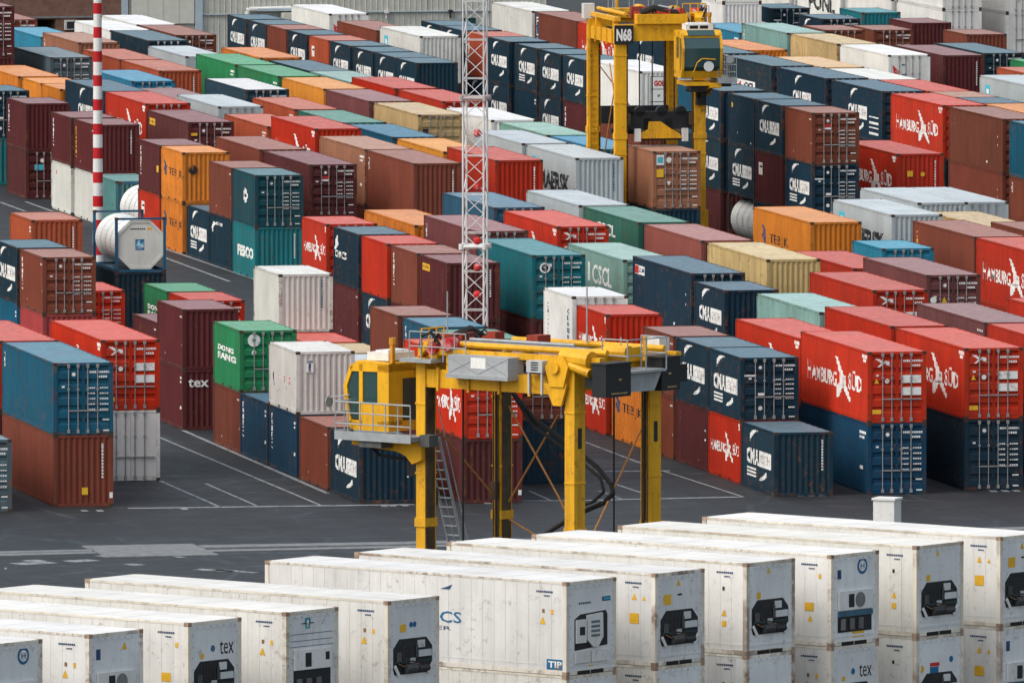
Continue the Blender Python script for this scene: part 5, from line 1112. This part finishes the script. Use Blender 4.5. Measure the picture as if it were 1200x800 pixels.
    for yy in (cy0, cy1 - 0.12):
        b.prism([(cx1 - 0.28, 9.45), (cx1 - 0.12, 9.45), (cx1 + 0.05, 9.9), (cx1 + 0.18, 10.9), (cx1 - 0.12, 11.65), (cx1 - 0.26, 11.6), (cx1 + 0.03, 10.9), (cx1 - 0.1, 9.95)], 'y', yy, yy + 0.12)
        b.box(cx0, cx0 + 0.5, yy, yy + 0.12, 9.6, 11.7); b.box(cx0 + 0.62 + 0.55, cx0 + 0.78 + 0.55, yy, yy + 0.12, 9.6, 11.7)
        b.box(cx0 + 0.5, cx0 + 1.2, yy + 0.01, yy + 0.11, 9.6, 10.35)
    b.box(cx0, cx0 + 0.1, cy1 - 0.75, cy1 - 0.12, 9.6, 11.7); b.box(cx0, cx0 + 0.1, cy0 + 0.12, cy1 - 0.75, 11.2, 11.7)
    cab = build(b, 'cab', [Yp], root, (0.80, 0.41, 0.010))
    b = MB()
    b.prism([(cx1 - 0.16, 9.75), (cx1 - 0.02, 9.95), (cx1 + 0.1, 10.9), (cx1 - 0.2, 11.55), (cx1 - 0.24, 11.5), (cx1 + 0.05, 10.9), (cx1 - 0.06, 9.98)], 'y', cy0 + 0.12, cy1 - 0.12)
    for yy in (cy0 + 0.05, cy1 - 0.07):
        b.box(cx0 + 0.52, cx0 + 1.15, yy, yy + 0.02, 10.35, 11.52); b.prism([(cx0 + 1.35, 9.78), (cx1 - 0.12, 9.8), (cx1 + 0.02, 10.9), (cx1 - 0.26, 11.5), (cx0 + 1.35, 11.5)], 'y', yy, yy + 0.02)
    build(b, 'cab_window', [M['glass']], cab)
    b = MB(); b.box(cx0 + 0.02, cx0 + 0.06, cy0 + 0.12, cy1 - 0.75, 9.7, 11.2); build(b, 'rear_panel', [M['grey']], cab, (0.06, 0.06, 0.065))
    b = MB(); b.box(cx0 + 0.5, cx0 + 1.0, 1.2, 1.75, 9.78, 10.7); build(b, 'seat', [M['blackm']], cab)
    b = MB(); b.box(cx0 + 0.3, cx0 + 1.25, cy0 + 0.35, cy1 - 0.35, 11.8, 12.08); b.box(cx0 + 0.45, cx0 + 1.0, cy0 + 0.5, cy1 - 0.5, 12.08, 12.15); r_ = build(b, 'roof_cooler', [M['reefer']], cab, (0.75, 0.75, 0.73))
    b = MB(); [b.box(cx0 + 1.251, cx0 + 1.26, yy, yy + 0.42, 11.86, 12.02) for yy in (cy0 + 0.55, cy0 + 1.07)]; build_each(b, 'vent', [M['blackm']], r_)
    b = MB(); b.prism([(cx1 - 0.42, 11.78), (cx1 - 0.08, 11.535), (cx1 - 0.07, 11.55), (cx1 - 0.41, 11.80)], 'y', cy0 + 0.35, cy1 - 0.35); build(b, 'roof_window', [M['glass']], cab)
    b = MB(); b.tube((cx1 + 0.20, cy1 - 0.75, 10.0), (cx1 + 0.24, cy1 - 0.75, 10.0), 0.26, 16); build(b, 'lamp', [M['reefer']], cab, (0.75, 0.75, 0.75))
    b = MB(); b.path([(cx1 + 0.1, cy1 - 1.5, 9.7), (cx1 + 0.24, cy1 - 1.35, 10.2), (cx1 + 0.26, cy1 - 1.1, 10.4), (cx1 + 0.26, cy1 - 0.4, 10.35)], 0.03, 5); build(b, 'wiper', [Yp], cab, YC)
    b = MB(); b.tube((cx1 + 0.6, cy1 + 0.25, 10.35), (cx1 + 0.62, cy1 + 0.25, 10.35), 0.2, 14); b.tube((cx1 - 0.1, cy1, 10.6), (cx1 + 0.6, cy1 + 0.25, 10.5), 0.02, 5); build(b, 'mirror', [M['galv']], cab)
    b = MB(); b.box(cx0 + 0.0, cx0 + 0.12, cy1 - 0.35, cy1 - 0.2, 11.7, 12.45); b.tube((cx0 + 0.06, cy1 - 0.28, 12.4), (cx0 + 0.06, cy1 - 0.28, 12.62), 0.12, 8); build(b, 'beacon', [Yp], cab, (0.7, 0.3, 0.02))
    # platform round the cab, its bracket and rail
    px0, px1, py0, py1 = X - 0.35, X + 3.0, Y + 0.3, Y + 1.25
    b = MB(); b.box(px0, px1, py0, py1, 9.17, 9.33); b.box(px0 - .03, px1 + .03, py1, py1 + 0.03, 9.12, 9.42); b.box(px1, px1 + 0.03, py0, py1, 9.12, 9.42); build(b, 'platform', [M['galv']], root)
    b = MB(); b.prism([(X - 0.2, 8.5), (X - 0.2, 9.15), (px1 - 0.1, 9.15), (px1 - 0.1, 8.9), (X + 0.9, 8.75), (X + 0.5, 8.62), (X + 0.22, 8.35)], 'y', Y - 0.1, Y + 0.5); b.box(X + 0.6, px1 - 0.2, Y - 1.3, Y - 0.1, 9.0, 9.2); build(b, 'bracket', [Yp], root, YC)
    b = MB()
    for i in range(7):
        xx = px0 + (px1 - px0) * i / 6; b.tube((xx, py1, 9.3), (xx, py1, 10.42), 0.024, 5)
    for i in range(1, 3):
        yy = py1 + (py0 - py1) * i / 2; b.tube((px1, yy, 9.3), (px1, yy, 10.42), 0.024, 5)
    for zz in (9.68, 10.05, 10.42): b.path([(px0, py1, zz), (px1, py1, zz), (px1, py0, zz)], 0.024 if zz < 10.4 else 0.032, 5)
    build_each(b, 'railing', [M['galv']], root)
    b = MB(); b.box(px0 - 0.45, px0 - 0.03, py0, py0 + 0.5, 9.0, 9.4); b.box(X + 1.0, X + 2.0, Y + 0.6, Y + 1.2, 8.9, 9.1); build(b, 'switch_box', [M['grey']], root, (0.06, 0.065, 0.07))
    # railing on top, ladders, rods, hoses
    b = MB()
    for i in range(6):
        xx = 1.2 + 0.5 * i; b.tube((xx, Y + 0.4, 11.9), (xx, Y + 0.4, 12.9), 0.022, 5)
    for zz in (12.4, 12.9): b.tube((1.2, Y + 0.4, zz), (3.7, Y + 0.4, zz), 0.022, 5)
    b.box(2.5, 3.9, Y - 0.2, Y + 0.7, 11.86, 11.98)
    build_each(b, 'railing', [M['galv']], root)
    b = MB(); b.prism([(2.65, 12.0), (2.65, 12.55), (3.1, 12.6), (3.5, 12.3), (3.5, 12.0), (3.1, 12.3), (2.95, 12.0)], 'y', Y - 0.25, Y + 0.2); b.tube((3.0, Y - 0.4, 12.45), (3.0, Y + 0.35, 12.45), 0.14, 10); build(b, 'winch', [Yp], root, YC)
    b = MB(); b.path([(3.5, Y + 0.1, 12.2), (3.2, Y + 0.35, 12.75), (2.7, Y + 0.45, 12.9), (2.3, Y + 0.2, 12.3)], 0.05, 6); b.path([(3.2, Y, 12.1), (2.5, Y + 0.3, 12.85), (2.2, Y + 0.1, 12.2)], 0.05, 6); build(b, 'hose', [M['cable']], root)
    if stairs:
        b = MB(); a0, a1 = Vector((X + 0.35, Y - 0.75, 9.2)), Vector((X + 0.2, -Y + 1.1, 2.0))
        for off in (-0.3, 0.3): b.beam(a0 + Vector((off, 0, 0)), a1 + Vector((off, 0, 0)), 0.06, 0.1); b.beam(a0 + Vector((off, 0, 1)), a1 + Vector((off, 0, 1)), 0.03, 0.03)
        build(b, 'stair_rail', [M['galv']], root)
        for i in range(22):
            t = (i + 0.5) / 22; q = a0.lerp(a1, t)
            b = MB(); b.box(-0.29, 0.29, -0.09, 0.09, -0.015, 0.015); build(b, 'stair_step', [M['galv']], root, None, False, q) if False else link('stair_step', cached(('step',), lambda: b.mesh('stair_step', [M['galv']])), root, None, q)
    rods = [((X - 0.3, -Y, 6.8), (0.8, -Y, 9.9)), ((X - 0.3, -Y, 10.1), (0.8, -Y, 7.1)), ((0.8, -Y, 7.1), (-1.6, -Y, 3.4)), ((-X + 0.2, -Y + 0.3, 9.6), (-X + 0.2, Y - 0.3, 5.0)), ((X - 0.3, -Y, 6.2), (X - 2.2, -Y, 5.4))]
    if stairs: rods.append(((X, Y - 0.75, 9.4), (X, -Y + 0.3, 6.9)))
    for p_, q_ in rods:
        b = MB(); b.tube(p_, q_, 0.035, 6); build(b, 'brace_rod', [M['rusty']], root)
    if stairs:
        b = MB(); b.path([(1.28, 0, 10.9), (0.2, 0, 9.9), (-1.2, 0, 9.2), (-2.6, 0, 8.4), (-3.2, 0, 7.85), (-3.3, 0, 7.55), (-2.9, 0, 7.2), (-1.6, 0, 6.7), (-0.3, 0, 6.0), (1.0, 0, 5.2)], 0.085, 7); b.path([(1.1, 0.2, 10.9), (0.1, 0.2, 9.7), (-1.3, 0.2, 9.0), (-2.9, 0.2, 8.05), (-3.05, 0.2, 7.6), (-2.6, 0.2, 7.25), (-1.6, 0.2, 6.9)], 0.06, 7); build(b, 'hose', [M['cable']], root)
    b = MB(); b.box(3.0, 3.5, -0.2, 0.5, 12.5, 12.75); b.box(2.6, 3.0, -1.2, -0.6, 12.0, 12.6); b.tube((2.9, 0.9, 12.6), (3.5, 1.1, 12.65), 0.16, 8); build_each(b, 'pump', [M['paint']], root, (0.45, 0.05, 0.03))
    b = MB(); b.tube((3.35, -1.0, 12.55), (3.35, -0.4, 12.8), 0.16, 7); b.tube((3.35, -0.4, 12.8), (3.35, 0.4, 12.62), 0.18, 7); b.tube((3.35, 0.4, 12.62), (3.35, 1.1, 12.55), 0.14, 7); build(b, 'hose_bundle', [M['cable']], root)
    for k in range(5):
        b = MB(); y0 = -1.0 + 0.55 * k; b.path([(2.0, y0, 12.3), (2.6, y0 + 0.2, 12.75 + 0.1 * (k % 2)), (3.2, y0 + 0.1, 12.6), (3.45, y0 + 0.35, 12.0)], 0.035, 5); build(b, 'hose', [M['cable']], root)
    b = MB(); b.box(2.55, 2.9, 1.3, 1.7, 12.0, 12.5); b.box(-X - 0.4, -X + 0.2, -Y - 0.5, -Y + 0.05, 12.0, 12.75); b.box(X - 0.9, X - 0.4, Y - 0.9, Y - 0.5, 12.0, 12.35); build_each(b, 'terminal_box', [M['reefer']], root, (0.7, 0.7, 0.68))
    b = MB(); b.tube((X, 0.9, 12.5), (X, 0.9, 14.2), 0.025, 5); b.tube((-1.0, -1.4, 12.5), (-1.0, -1.4, 14.4), 0.03, 5); build_each(b, 'aerial', [M['galv']], root)
    b = MB()
    for yy in (1.2, 1.6, 2.0, 2.4): b.tube((X - 0.1, yy, 12.0), (X - 0.1, yy, 13.0), 0.03, 5)
    for zz in (12.5, 13.0): b.tube((X - 0.1, 1.2, zz), (X - 0.1, 2.4, zz), 0.03, 5)
    build_each(b, 'guard_rail', [Yp], root, YC)
    for sx in (1, -1):
        for sy in (1, -1):
            for zz in (3.6, 5.4, 8.0, 10.4):                     # flange plates and clamps down the legs
                b = MB(); b.box(sx * X - 0.225, sx * X + 0.225, sy * Y - 0.315, sy * Y + 0.315, zz, zz + 0.07); build(b, 'flange', [Yp], root, YC)
            b = MB(); b.box(sx * X - 0.12, sx * X + 0.12, sy * Y - sy * 0.30, sy * Y - sy * 0.52, 6.9, 7.5) if sx > 0 else b.box(sx * X - 0.15, sx * X + 0.15, sy * Y - sy * 0.30, sy * Y - sy * 0.5, 4.4, 5.2); build(b, 'valve_box', [M['grease_shade']], root)
            b = MB(); [b.tube((sx * X + q, sy * Y - sy * 0.36, 2.0), (sx * X + q, sy * Y - sy * 0.36, 11.4), 0.028, 5) for q in (-0.12, 0.1)]; build_each(b, 'pipe', [M['grease_shade']], root)
    for sy in (1, -1):                                         # ladder on the rear legs
        b = MB(); [b.box(-X + 0.24, -X + 0.28, sy * Y + q, sy * Y + q + 0.04, 2.6, 11.6) for q in (-0.22, 0.18)]; build_each(b, 'ladder_rail', [Yp], root, YC)
        for k in range(28):
            def st():
                q = MB(); q.box(-0.015, 0.015, -0.18, 0.18, -0.015, 0.015); return q.mesh('ladder_step', [Yp])
            link('ladder_step', cached(('lst',), st), root, YC, (-X + 0.26, sy * Y, 2.8 + 0.31 * k))
    b = MB(); b.box(X + 1.6, X + 2.6, Y - 1.0, Y - 0.2, 8.75, 9.0); b.tube((X + 1.3, Y - 0.9, 8.75), (X + 2.6, Y - 0.4, 8.8), 0.13, 8); b.tube((X + 0.4, Y - 0.1, 8.2), (X + 1.5, Y - 0.5, 8.8), 0.09, 7); b.box(X + 0.25, X + 0.7, Y - 0.25, Y + 0.2, 7.9, 8.6); build(b, 'cab_suspension', [M['blackm']], root)
    b = MB(); b.path([(X + 2.6, Y + 0.2, 9.0), (X + 2.2, Y - 0.2, 8.5), (X + 1.0, Y - 0.1, 8.45), (X + 0.4, Y - 0.15, 9.0)], 0.05, 6); build(b, 'hose', [M['cable']], root)
    for yy in (-1.6, -0.8, 0.0, 0.8):                          # guard rails and pipework along the top
        b = MB(); b.tube((-X + 0.4, yy, 12.35), (X - 0.7, yy + 0.1, 12.38), 0.045, 6); build(b, 'pipe', [M['galv'] if yy > 0.5 else M['grease_shade']], root)
    for k in range(4):
        b = MB(); xx = -2.4 + 1.3 * k; b.box(xx, xx + 0.35, Y - 0.7, Y - 0.35, 12.0, 12.3); build(b, 'valve_block', [M['grease_shade'] if k % 2 else M['grey']], root, (0.2, 0.2, 0.2))
    b = MB(); b.tube((X - 0.5, Y - 0.1, 12.35), (X - 0.5, Y + 0.35, 12.35), 0.22, 12); b.tube((2.2, Y - 0.2, 12.5), (2.2, Y + 0.3, 12.5), 0.25, 12); build_each(b, 'cable_reel', [M['redp'], M['reefer']], root, (0.7, 0.7, 0.7))
    b = MB(); b.box(2.0, 2.4, -0.6, -0.1, 12.3, 12.8); b.box(0.2, 0.7, -0.9, -0.2, 12.2, 12.75); build_each(b, 'motor', [M['paint']], root, (0.35, 0.05, 0.03))
    # spreader on its ropes
    sz = spreader_z
    for xx in (-2.6, 2.6):
        for yy in (-0.9, 0.9):
            b = MB(); b.tube((xx, yy, sz + 0.4), (xx, yy, 11.2), 0.035, 5); build(b, 'rope', [M['cable']], root)
    b = MB(); b.box(-2.9, 2.9, -0.75, -0.35, sz + 0.2, sz + 0.9); b.box(-2.9, 2.9, 0.35, 0.75, sz + 0.2, sz + 0.9)
    for xx in (-2.95, 2.55): b.box(xx, xx + 0.35, -1.75, 1.75, sz + 0.35, sz + 1.25); b.box(xx, xx + 0.3, -1.2, 1.2, sz - 0.2, sz + 0.1)
    for yy in (-1.5, -0.9, 0.2, 1.2): b.tube((2.9, yy, sz + 1.25), (2.5, yy, sz + 1.25), 0.28, 9)
    spd = build(b, 'spreader', [M['blackm']], root)
    b = MB(); b.prism([(-1.2, sz - 0.1), (1.2, sz - 0.1), (1.1, sz + 0.12), (0.6, sz + 0.4), (0.1, sz + 0.75), (-0.5, sz + 0.75), (-0.55, sz + 0.35), (-1.1, sz + 0.12)], 'x', 2.96, 3.12); build(b, 'headblock', [Yp], spd, YC)
    for yy in (-1.25, 1.2):
        b = MB(); b.box(2.96, 3.2, yy, yy + 0.3, sz - 0.25, sz + 0.4); build(b, 'guide', [M['reefer']], spd, (0.78, 0.78, 0.76))
    b = MB(); b.box(-X + 0.6, X - 0.6, -1.5, -1.1, 11.35, 11.6); b.box(-X + 0.6, X - 0.6, 1.1, 1.5, 11.35, 11.6); b.tube((-1.8, -1.2, 11.6), (-1.8, 1.2, 11.6), 0.25, 10); b.tube((1.8, -1.2, 11.6), (1.8, 1.2, 11.6), 0.25, 10); build(b, 'hoist_frame', [M['blackm']], root)
    if sign:
        b = MB(); b.box(X + 0.26, X + 0.32, -Y - 0.36, -Y + 0.62, 11.0, 11.95); sb = build(b, 'sign', [M['blackm']], root)
        p = Print(0.98, 0.95, lambda a, z, lift: (X + 0.325, -Y - 0.36 + a, 11.0 + z)); p.word(sign, 0.10, 0.90, 0.16, 0.84, WHT, .045)
        link('lettering', p.mesh('lettering', [M[k] for k in PM]), sb)
    return root
c_ = (Vector((-3.0, 488.0)) + Vector((2.2, 484.2))) / 2 + W2 * 2.05
carrier(c_.x, c_.y, math.pi - PSI2, 'nearer yellow straddle carrier with grey machine box standing behind the white refrigerated containers', 3.4)
c_ = xy(154.19, -705.0 - 3.3)
carrier(c_.x, c_.y, YARD_ROT, 'farther yellow straddle carrier with the black and white sign N68 on its leg', 6.3, 'N68', False)

# ---------------------------------------------------------------- lattice mast
mx = xy(123.34, -601.1)
mast = bpy.data.objects.new('lattice_mast', None); mast.location = (mx.x, mx.y, 0); mast.rotation_euler = (0, 0, 0); COLL.objects.link(mast)
tag(mast, 'tall white steel lattice mast with red round lamps rising among the containers', 'lattice mast')
T0 = math.radians(35.4 + 180)
CO = [(0.638 * math.cos(T0 + k * math.pi / 2), 0.638 * math.sin(T0 + k * math.pi / 2)) for k in range(4)]
WHC, GRC = (0.74, 0.74, 0.73), (0.60, 0.62, 0.63)
ZT, ZB = 24.0, 14.15
for cx_, cy_ in CO:
    b = MB(); b.tube((cx_, cy_, 0), (cx_, cy_, ZB), 0.044, 7); lg = build(b, 'leg', [M['reefer']], mast, WHC)
    b = MB(); b.tube((cx_, cy_, ZB), (cx_, cy_, ZT), 0.036, 7); build(b, 'upper_leg', [M['reefer']], mast, GRC)
bay = 0.83; nb = int(ZT / bay)
for k in range(nb):
    for s in range(4):
        a, c = CO[s], CO[(s + 1) % 4]; z0, z1 = k * bay, (k + 1) * bay
        if (k + s) % 2: a, c = c, a
        def dm():
            b = MB(); d = Vector((c[0] - a[0], c[1] - a[1], bay)); b.tube((0, 0, 0), d, 0.021, 5, cap=False); return b.mesh('brace', [M['reefer']])
        link('brace', cached(('brace', s, (k + s) % 2), dm), mast, WHC if z1 < ZB + 0.3 else GRC, (a[0], a[1], z0))
        if k % 2 == 0:
            a, c = CO[s], CO[(s + 1) % 4]
            def hm():
                b = MB(); b.tube((0, 0, 0), (c[0] - a[0], c[1] - a[1], 0), 0.018, 5, cap=False); return b.mesh('rung', [M['reefer']])
            link('rung', cached(('rung', s), hm), mast, WHC if z1 < ZB + 0.3 else GRC, (a[0], a[1], z0))
for zc, cc in ((7.72, WHC), (14.1, (0.45, 0.38, 0.37))):
    b = MB()
    for s in range(4):
        a, c = CO[s], CO[(s + 1) % 4]; b.tube((a[0] * 1.12, a[1] * 1.12, zc), (c[0] * 1.12, c[1] * 1.12, zc), 0.09, 8); b.tube((a[0] * 1.12, a[1] * 1.12, zc - 0.12), (a[0] * 1.12, a[1] * 1.12, zc + 0.12), 0.12, 8)
    build(b, 'collar', [M['reefer']], mast, cc)
for zc in (5.66, 6.83, 7.98, 10.3, 12.6):
    b = MB(); ry, rz = -0.35, zc; n = 10
    for i in range(5):
        r0, r1 = 0.18 * math.sin(math.pi * i / 5), 0.18 * math.sin(math.pi * (i + 1) / 5); h0, h1 = rz - 0.18 * math.cos(math.pi * i / 5), rz - 0.18 * math.cos(math.pi * (i + 1) / 5)
        for j in range(n):
            t, u = 2 * math.pi * j / n, 2 * math.pi * (j + 1) / n
            b.quad([(0.1 + r0 * math.cos(t), ry + r0 * math.sin(t), h0), (0.1 + r0 * math.cos(u), ry + r0 * math.sin(u), h0), (0.1 + r1 * math.cos(u), ry + r1 * math.sin(u), h1), (0.1 + r1 * math.cos(t), ry + r1 * math.sin(t), h1)])
    b.tube((0.1, ry + 0.1, zc), CO[1] + (zc,), 0.02, 5)
    build(b, 'warning_lamp', [M['redp']], mast, None, True)

# ---------------------------------------------------------------- red and white pole
pz = xy(124.6, -700.8)
pole = bpy.data.objects.new('striped_pole', None); pole.location = (pz.x, pz.y, 0); COLL.objects.link(pole)
tag(pole, 'tall red and white banded pole standing behind the tank container', 'marker pole')
SZ = FPX / 711.8
y_ground = 321.48
edges = [-60, -41, -26, -12.6, 2.8, 15.6, 31.0, 43.8, 59.2, 72.0, 87.4, 100.3, 115.6, 128.8, 144.2, 157.0, 172.4, 185.4, 201, 213.8, 229, 241.8, 257, 270, 285.5, 298.5, y_ground]
for i, (e0, e1) in enumerate(zip(edges, edges[1:])):
    z1, z0 = (y_ground - e0) / SZ, (y_ground - e1) / SZ
    rr = lambda z: 0.275 - 0.0052 * z
    b = MB(); b.tube((0, 0, max(0, z0)), (0, 0, z1), rr(z0), 20, 0, rr(z1), cap=False)
    if i == 0: b.tube((0, 0, z1), (0, 0, z1 + 0.02), rr(z1), 20)
    build(b, 'band', [M['reefer' if i % 2 else 'paint']], pole, (0.76, 0.76, 0.74) if i % 2 else (0.52, 0.012, 0.02), True)

# ---------------------------------------------------------------- buildings at the back
def wall_u(px, v, z=4.0):
    lo, hi = 60.0, 400.0
    for _ in range(50):
        mid = (lo + hi) / 2; q = xy(mid, v); z_ = z - CAM_H
        fw = q.y * math.cos(PITCH) - z_ * math.sin(PITCH)
        if 600 + FPX * q.x / fw < px: lo = mid
        else: hi = mid
    return (lo + hi) / 2
VB = -881.0
def zof(py): return CAM_H - 905.0 * math.tan(PITCH + (py - 400) / FPX)
def building(name, label):
    o = bpy.data.objects.new(name, None); q = xy(0, VB); o.location = (q.x, q.y, 0); o.rotation_euler = (0, 0, PSI); COLL.objects.link(o)   # local x across, y away
    tag(o, label, 'building'); return o
bu = building('brick_building', 'brown rendered building with a dark doorway at the upper left')
u0, u1 = wall_u(-60, VB), wall_u(150, VB); d0, d1 = wall_u(23, VB), wall_u(65, VB)
b = MB(); zl = zof(13); b.box(u0, d0, 0, 14, 0, 9.5); b.box(d1, u1, 0, 14, 0, 9.5); b.box(d0, d1, 0, 14, zl, 9.5); build(b, 'wall', [M['brick']], bu)
b = MB(); b.box(u0, u1 - 0.05, -0.12, 0, zof(11.5), zof(9.6)); build(b, 'ledge', [M['concrete']], bu)
b = MB(); b.box(d0, d1, 2.5, 2.6, 0, zl); build(b, 'doorway', [M['dark']], bu)
b = MB(); b.box(u0 - 0.3, u1 + 0.1, -0.3, 14.3, 9.5, 9.75); build(b, 'roof', [M['concrete']], bu)
b = MB(); b.box(u1 - 0.42, u1, -0.06, 0, 0, 9.5); build(b, 'corner_post', [M['pillar']], bu)
a0, a1 = wall_u(75, VB), wall_u(90, VB)
b = MB(); b.box(a0, a1, -0.45, -0.02, zof(25), zof(14)); ac = tag(build(b, 'air_conditioner', [M['grey']], None, (0.55, 0.55, 0.53)), 'white air conditioner unit fixed on the brown wall beside the doorway', 'air conditioner')
ac.location = bu.location; ac.rotation_euler = (0, 0, PSI)
b = MB(); cxm = a0 + (a1 - a0) * 0.42; b.box(cxm - 0.24, cxm + 0.24, -0.47, -0.45, zof(23.5), zof(15.5)); build(b, 'fan_grille', [M['blackm']], ac)

wb = building('clad_warehouse', 'long grey warehouse with ribbed metal cladding closing the yard')
def cladding(x0, x1, z0, z1, y, mat):
    b = MB(); n = max(1, round((x1 - x0) / 0.36)); s = (x1 - x0) / n
    for i in range(n):
        a = x0 + i * s
        b.quad([(a, y, z0), (a + s * 0.8, y, z0), (a + s * 0.8, y, z1), (a, y, z1)]); b.quad([(a + s * 0.8, y, z0), (a + s * 0.9, y - 0.05, z0), (a + s * 0.9, y - 0.05, z1), (a + s * 0.8, y, z1)]); b.quad([(a + s * 0.9, y - 0.05, z0), (a + s, y, z0), (a + s, y, z1), (a + s * 0.9, y - 0.05, z1)])
    return build(b, 'cladding', [M[mat]], wb)
U = lambda px: wall_u(px, VB)
cladding(U(151), U(228), 0, zof(19.6), 0.0, 'clad'); 
b = MB(); b.box(U(154), U(227), -0.22, -0.05, zof(19.2), 8.2); dr = build(b, 'sliding_door', [M['clad2']], wb)
for i in range(1, 4):
    q = U(154) + (U(227) - U(154)) * i / 4; b = MB(); b.box(q - 0.02, q + 0.02, -0.235, -0.22, zof(19), 8.2); build(b, 'panel_seam', [M['clad']], dr)
b = MB(); b.box(U(228), U(236.5), -0.3, 0.1, 0, 9.2); build(b, 'pillar', [M['pillar']], wb)
cladding(U(237), U(345), 0, zof(10), 0.0, 'clad'); cladding(U(237), U(345), zof(8.8), 9.2, -0.08, 'clad')
cladding(U(345), U(500), 0, zof(8.5), 0.0, 'clad'); cladding(U(345), U(500), zof(7.6), 9.2, -0.1, 'clad'); cladding(U(500), U(640), 0, 9.2, -0.03, 'clad')
b = MB(); b.box(U(376), U(575), -0.16, -0.02, zof(8.6), zof(7.4)); b.box(U(237), U(345), -0.14, -0.02, zof(10), zof(8.6)); b.box(U(300), U(345), -0.6, -0.1, zof(5.5), zof(2.5)); build_each(b, 'girt', [M['pillar']], wb)
b = MB(); b.path([(U(289), -0.3, 0), (U(289), -0.3, zof(5.5)), (U(291), -0.3, zof(3.6)), (U(350), -0.3, zof(2.6))], 0.16, 10); build(b, 'downpipe', [M['reefer']], wb, (0.7, 0.7, 0.68))
b = MB(); b.box(U(151), U(640), 0.12, 30, 9.0, 9.3); b.box(U(640) - 0.3, U(640), 0.1, 30, 0, 9.0); b.box(U(151) + 0.02, U(151) + 0.3, 0.1, 30, 0, 9.0); b.box(U(151) + .3, U(640) - .3, 29.6, 30, 0, 9.0); build(b, 'roof', [M['clad']], wb)
for px in (452, 527):
    b = MB(); q = U(px); b.box(q - 0.12, q + 0.12, -0.45, -0.05, zof(9.5), zof(6.5)); b.box(q - 0.03, q + 0.03, -0.3, -0.1, zof(16), zof(9.5)); build(b, 'wall_lamp', [M['blackm' if px > 500 else 'reefer']], wb, (0.7, 0.7, 0.7))
b = MB(); b.box(U(541), U(557), -0.1, -0.04, zof(27), zof(16)); build(b, 'window', [M['glass']], wb)
b = MB(); b.box(U(328), U(345), -1.2, -0.05, zof(15), zof(7.5)); build(b, 'canopy', [M['clad2']], wb)

# ---------------------------------------------------------------- reefer rack and street cabinet
rk = bpy.data.objects.new('access_rack', None); q = xy(wall_u(848, -866), -866); rk.location = (q.x, q.y, 0); rk.rotation_euler = (0, 0, PSI); COLL.objects.link(rk)
tag(rk, 'grey steel access rack with rails between the white containers', 'steel rack')
for i in range(4):
    b = MB(); b.box(i * 0.68 - 0.05, i * 0.68 + 0.05, 0, 0.1, 0, 9); build(b, 'post', [M['galv']], rk)
for z in (1.6, 2.9, 3.4, 4.3, 4.8, 5.8, 6.3):
    b = MB(); b.box(0.06, 2.0, -0.03, 0.13, z, z + (0.12 if z in (2.9, 4.3, 5.8) else 0.05)); build_each(b, 'rail', [M['galv']], rk)
for z in (2.92, 4.32):
    b = MB(); b.box(-0.3, 2.3, 0.14, 1.1, z, z + 0.1); build_each(b, 'walkway', [M['galv']], rk)
cb = gp(1040, 633)
cabn = bpy.data.objects.new('cabinet', None); cabn.location = (cb.x, cb.y, 0); cabn.rotation_euler = (0, 0, -PSI2 * 0.55); COLL.objects.link(cabn)
tag(cabn, 'white box cabinet standing on the road edge behind the refrigerated containers', 'cabinet')
b = MB(); b.box(-0.45, 0.42, -0.4, 0.4, 0.1, 1.6); build(b, 'body', [M['reefer']], cabn, (0.74, 0.74, 0.72))
b = MB(); b.box(-0.5, 0.47, -0.45, 0.45, 1.6, 1.68); build(b, 'top', [M['reefer']], cabn, (0.78, 0.78, 0.76))
b = MB(); b.box(-0.5, 0.48, -0.46, 0.46, 0, 0.1); build(b, 'plinth', [M['concrete']], cabn)
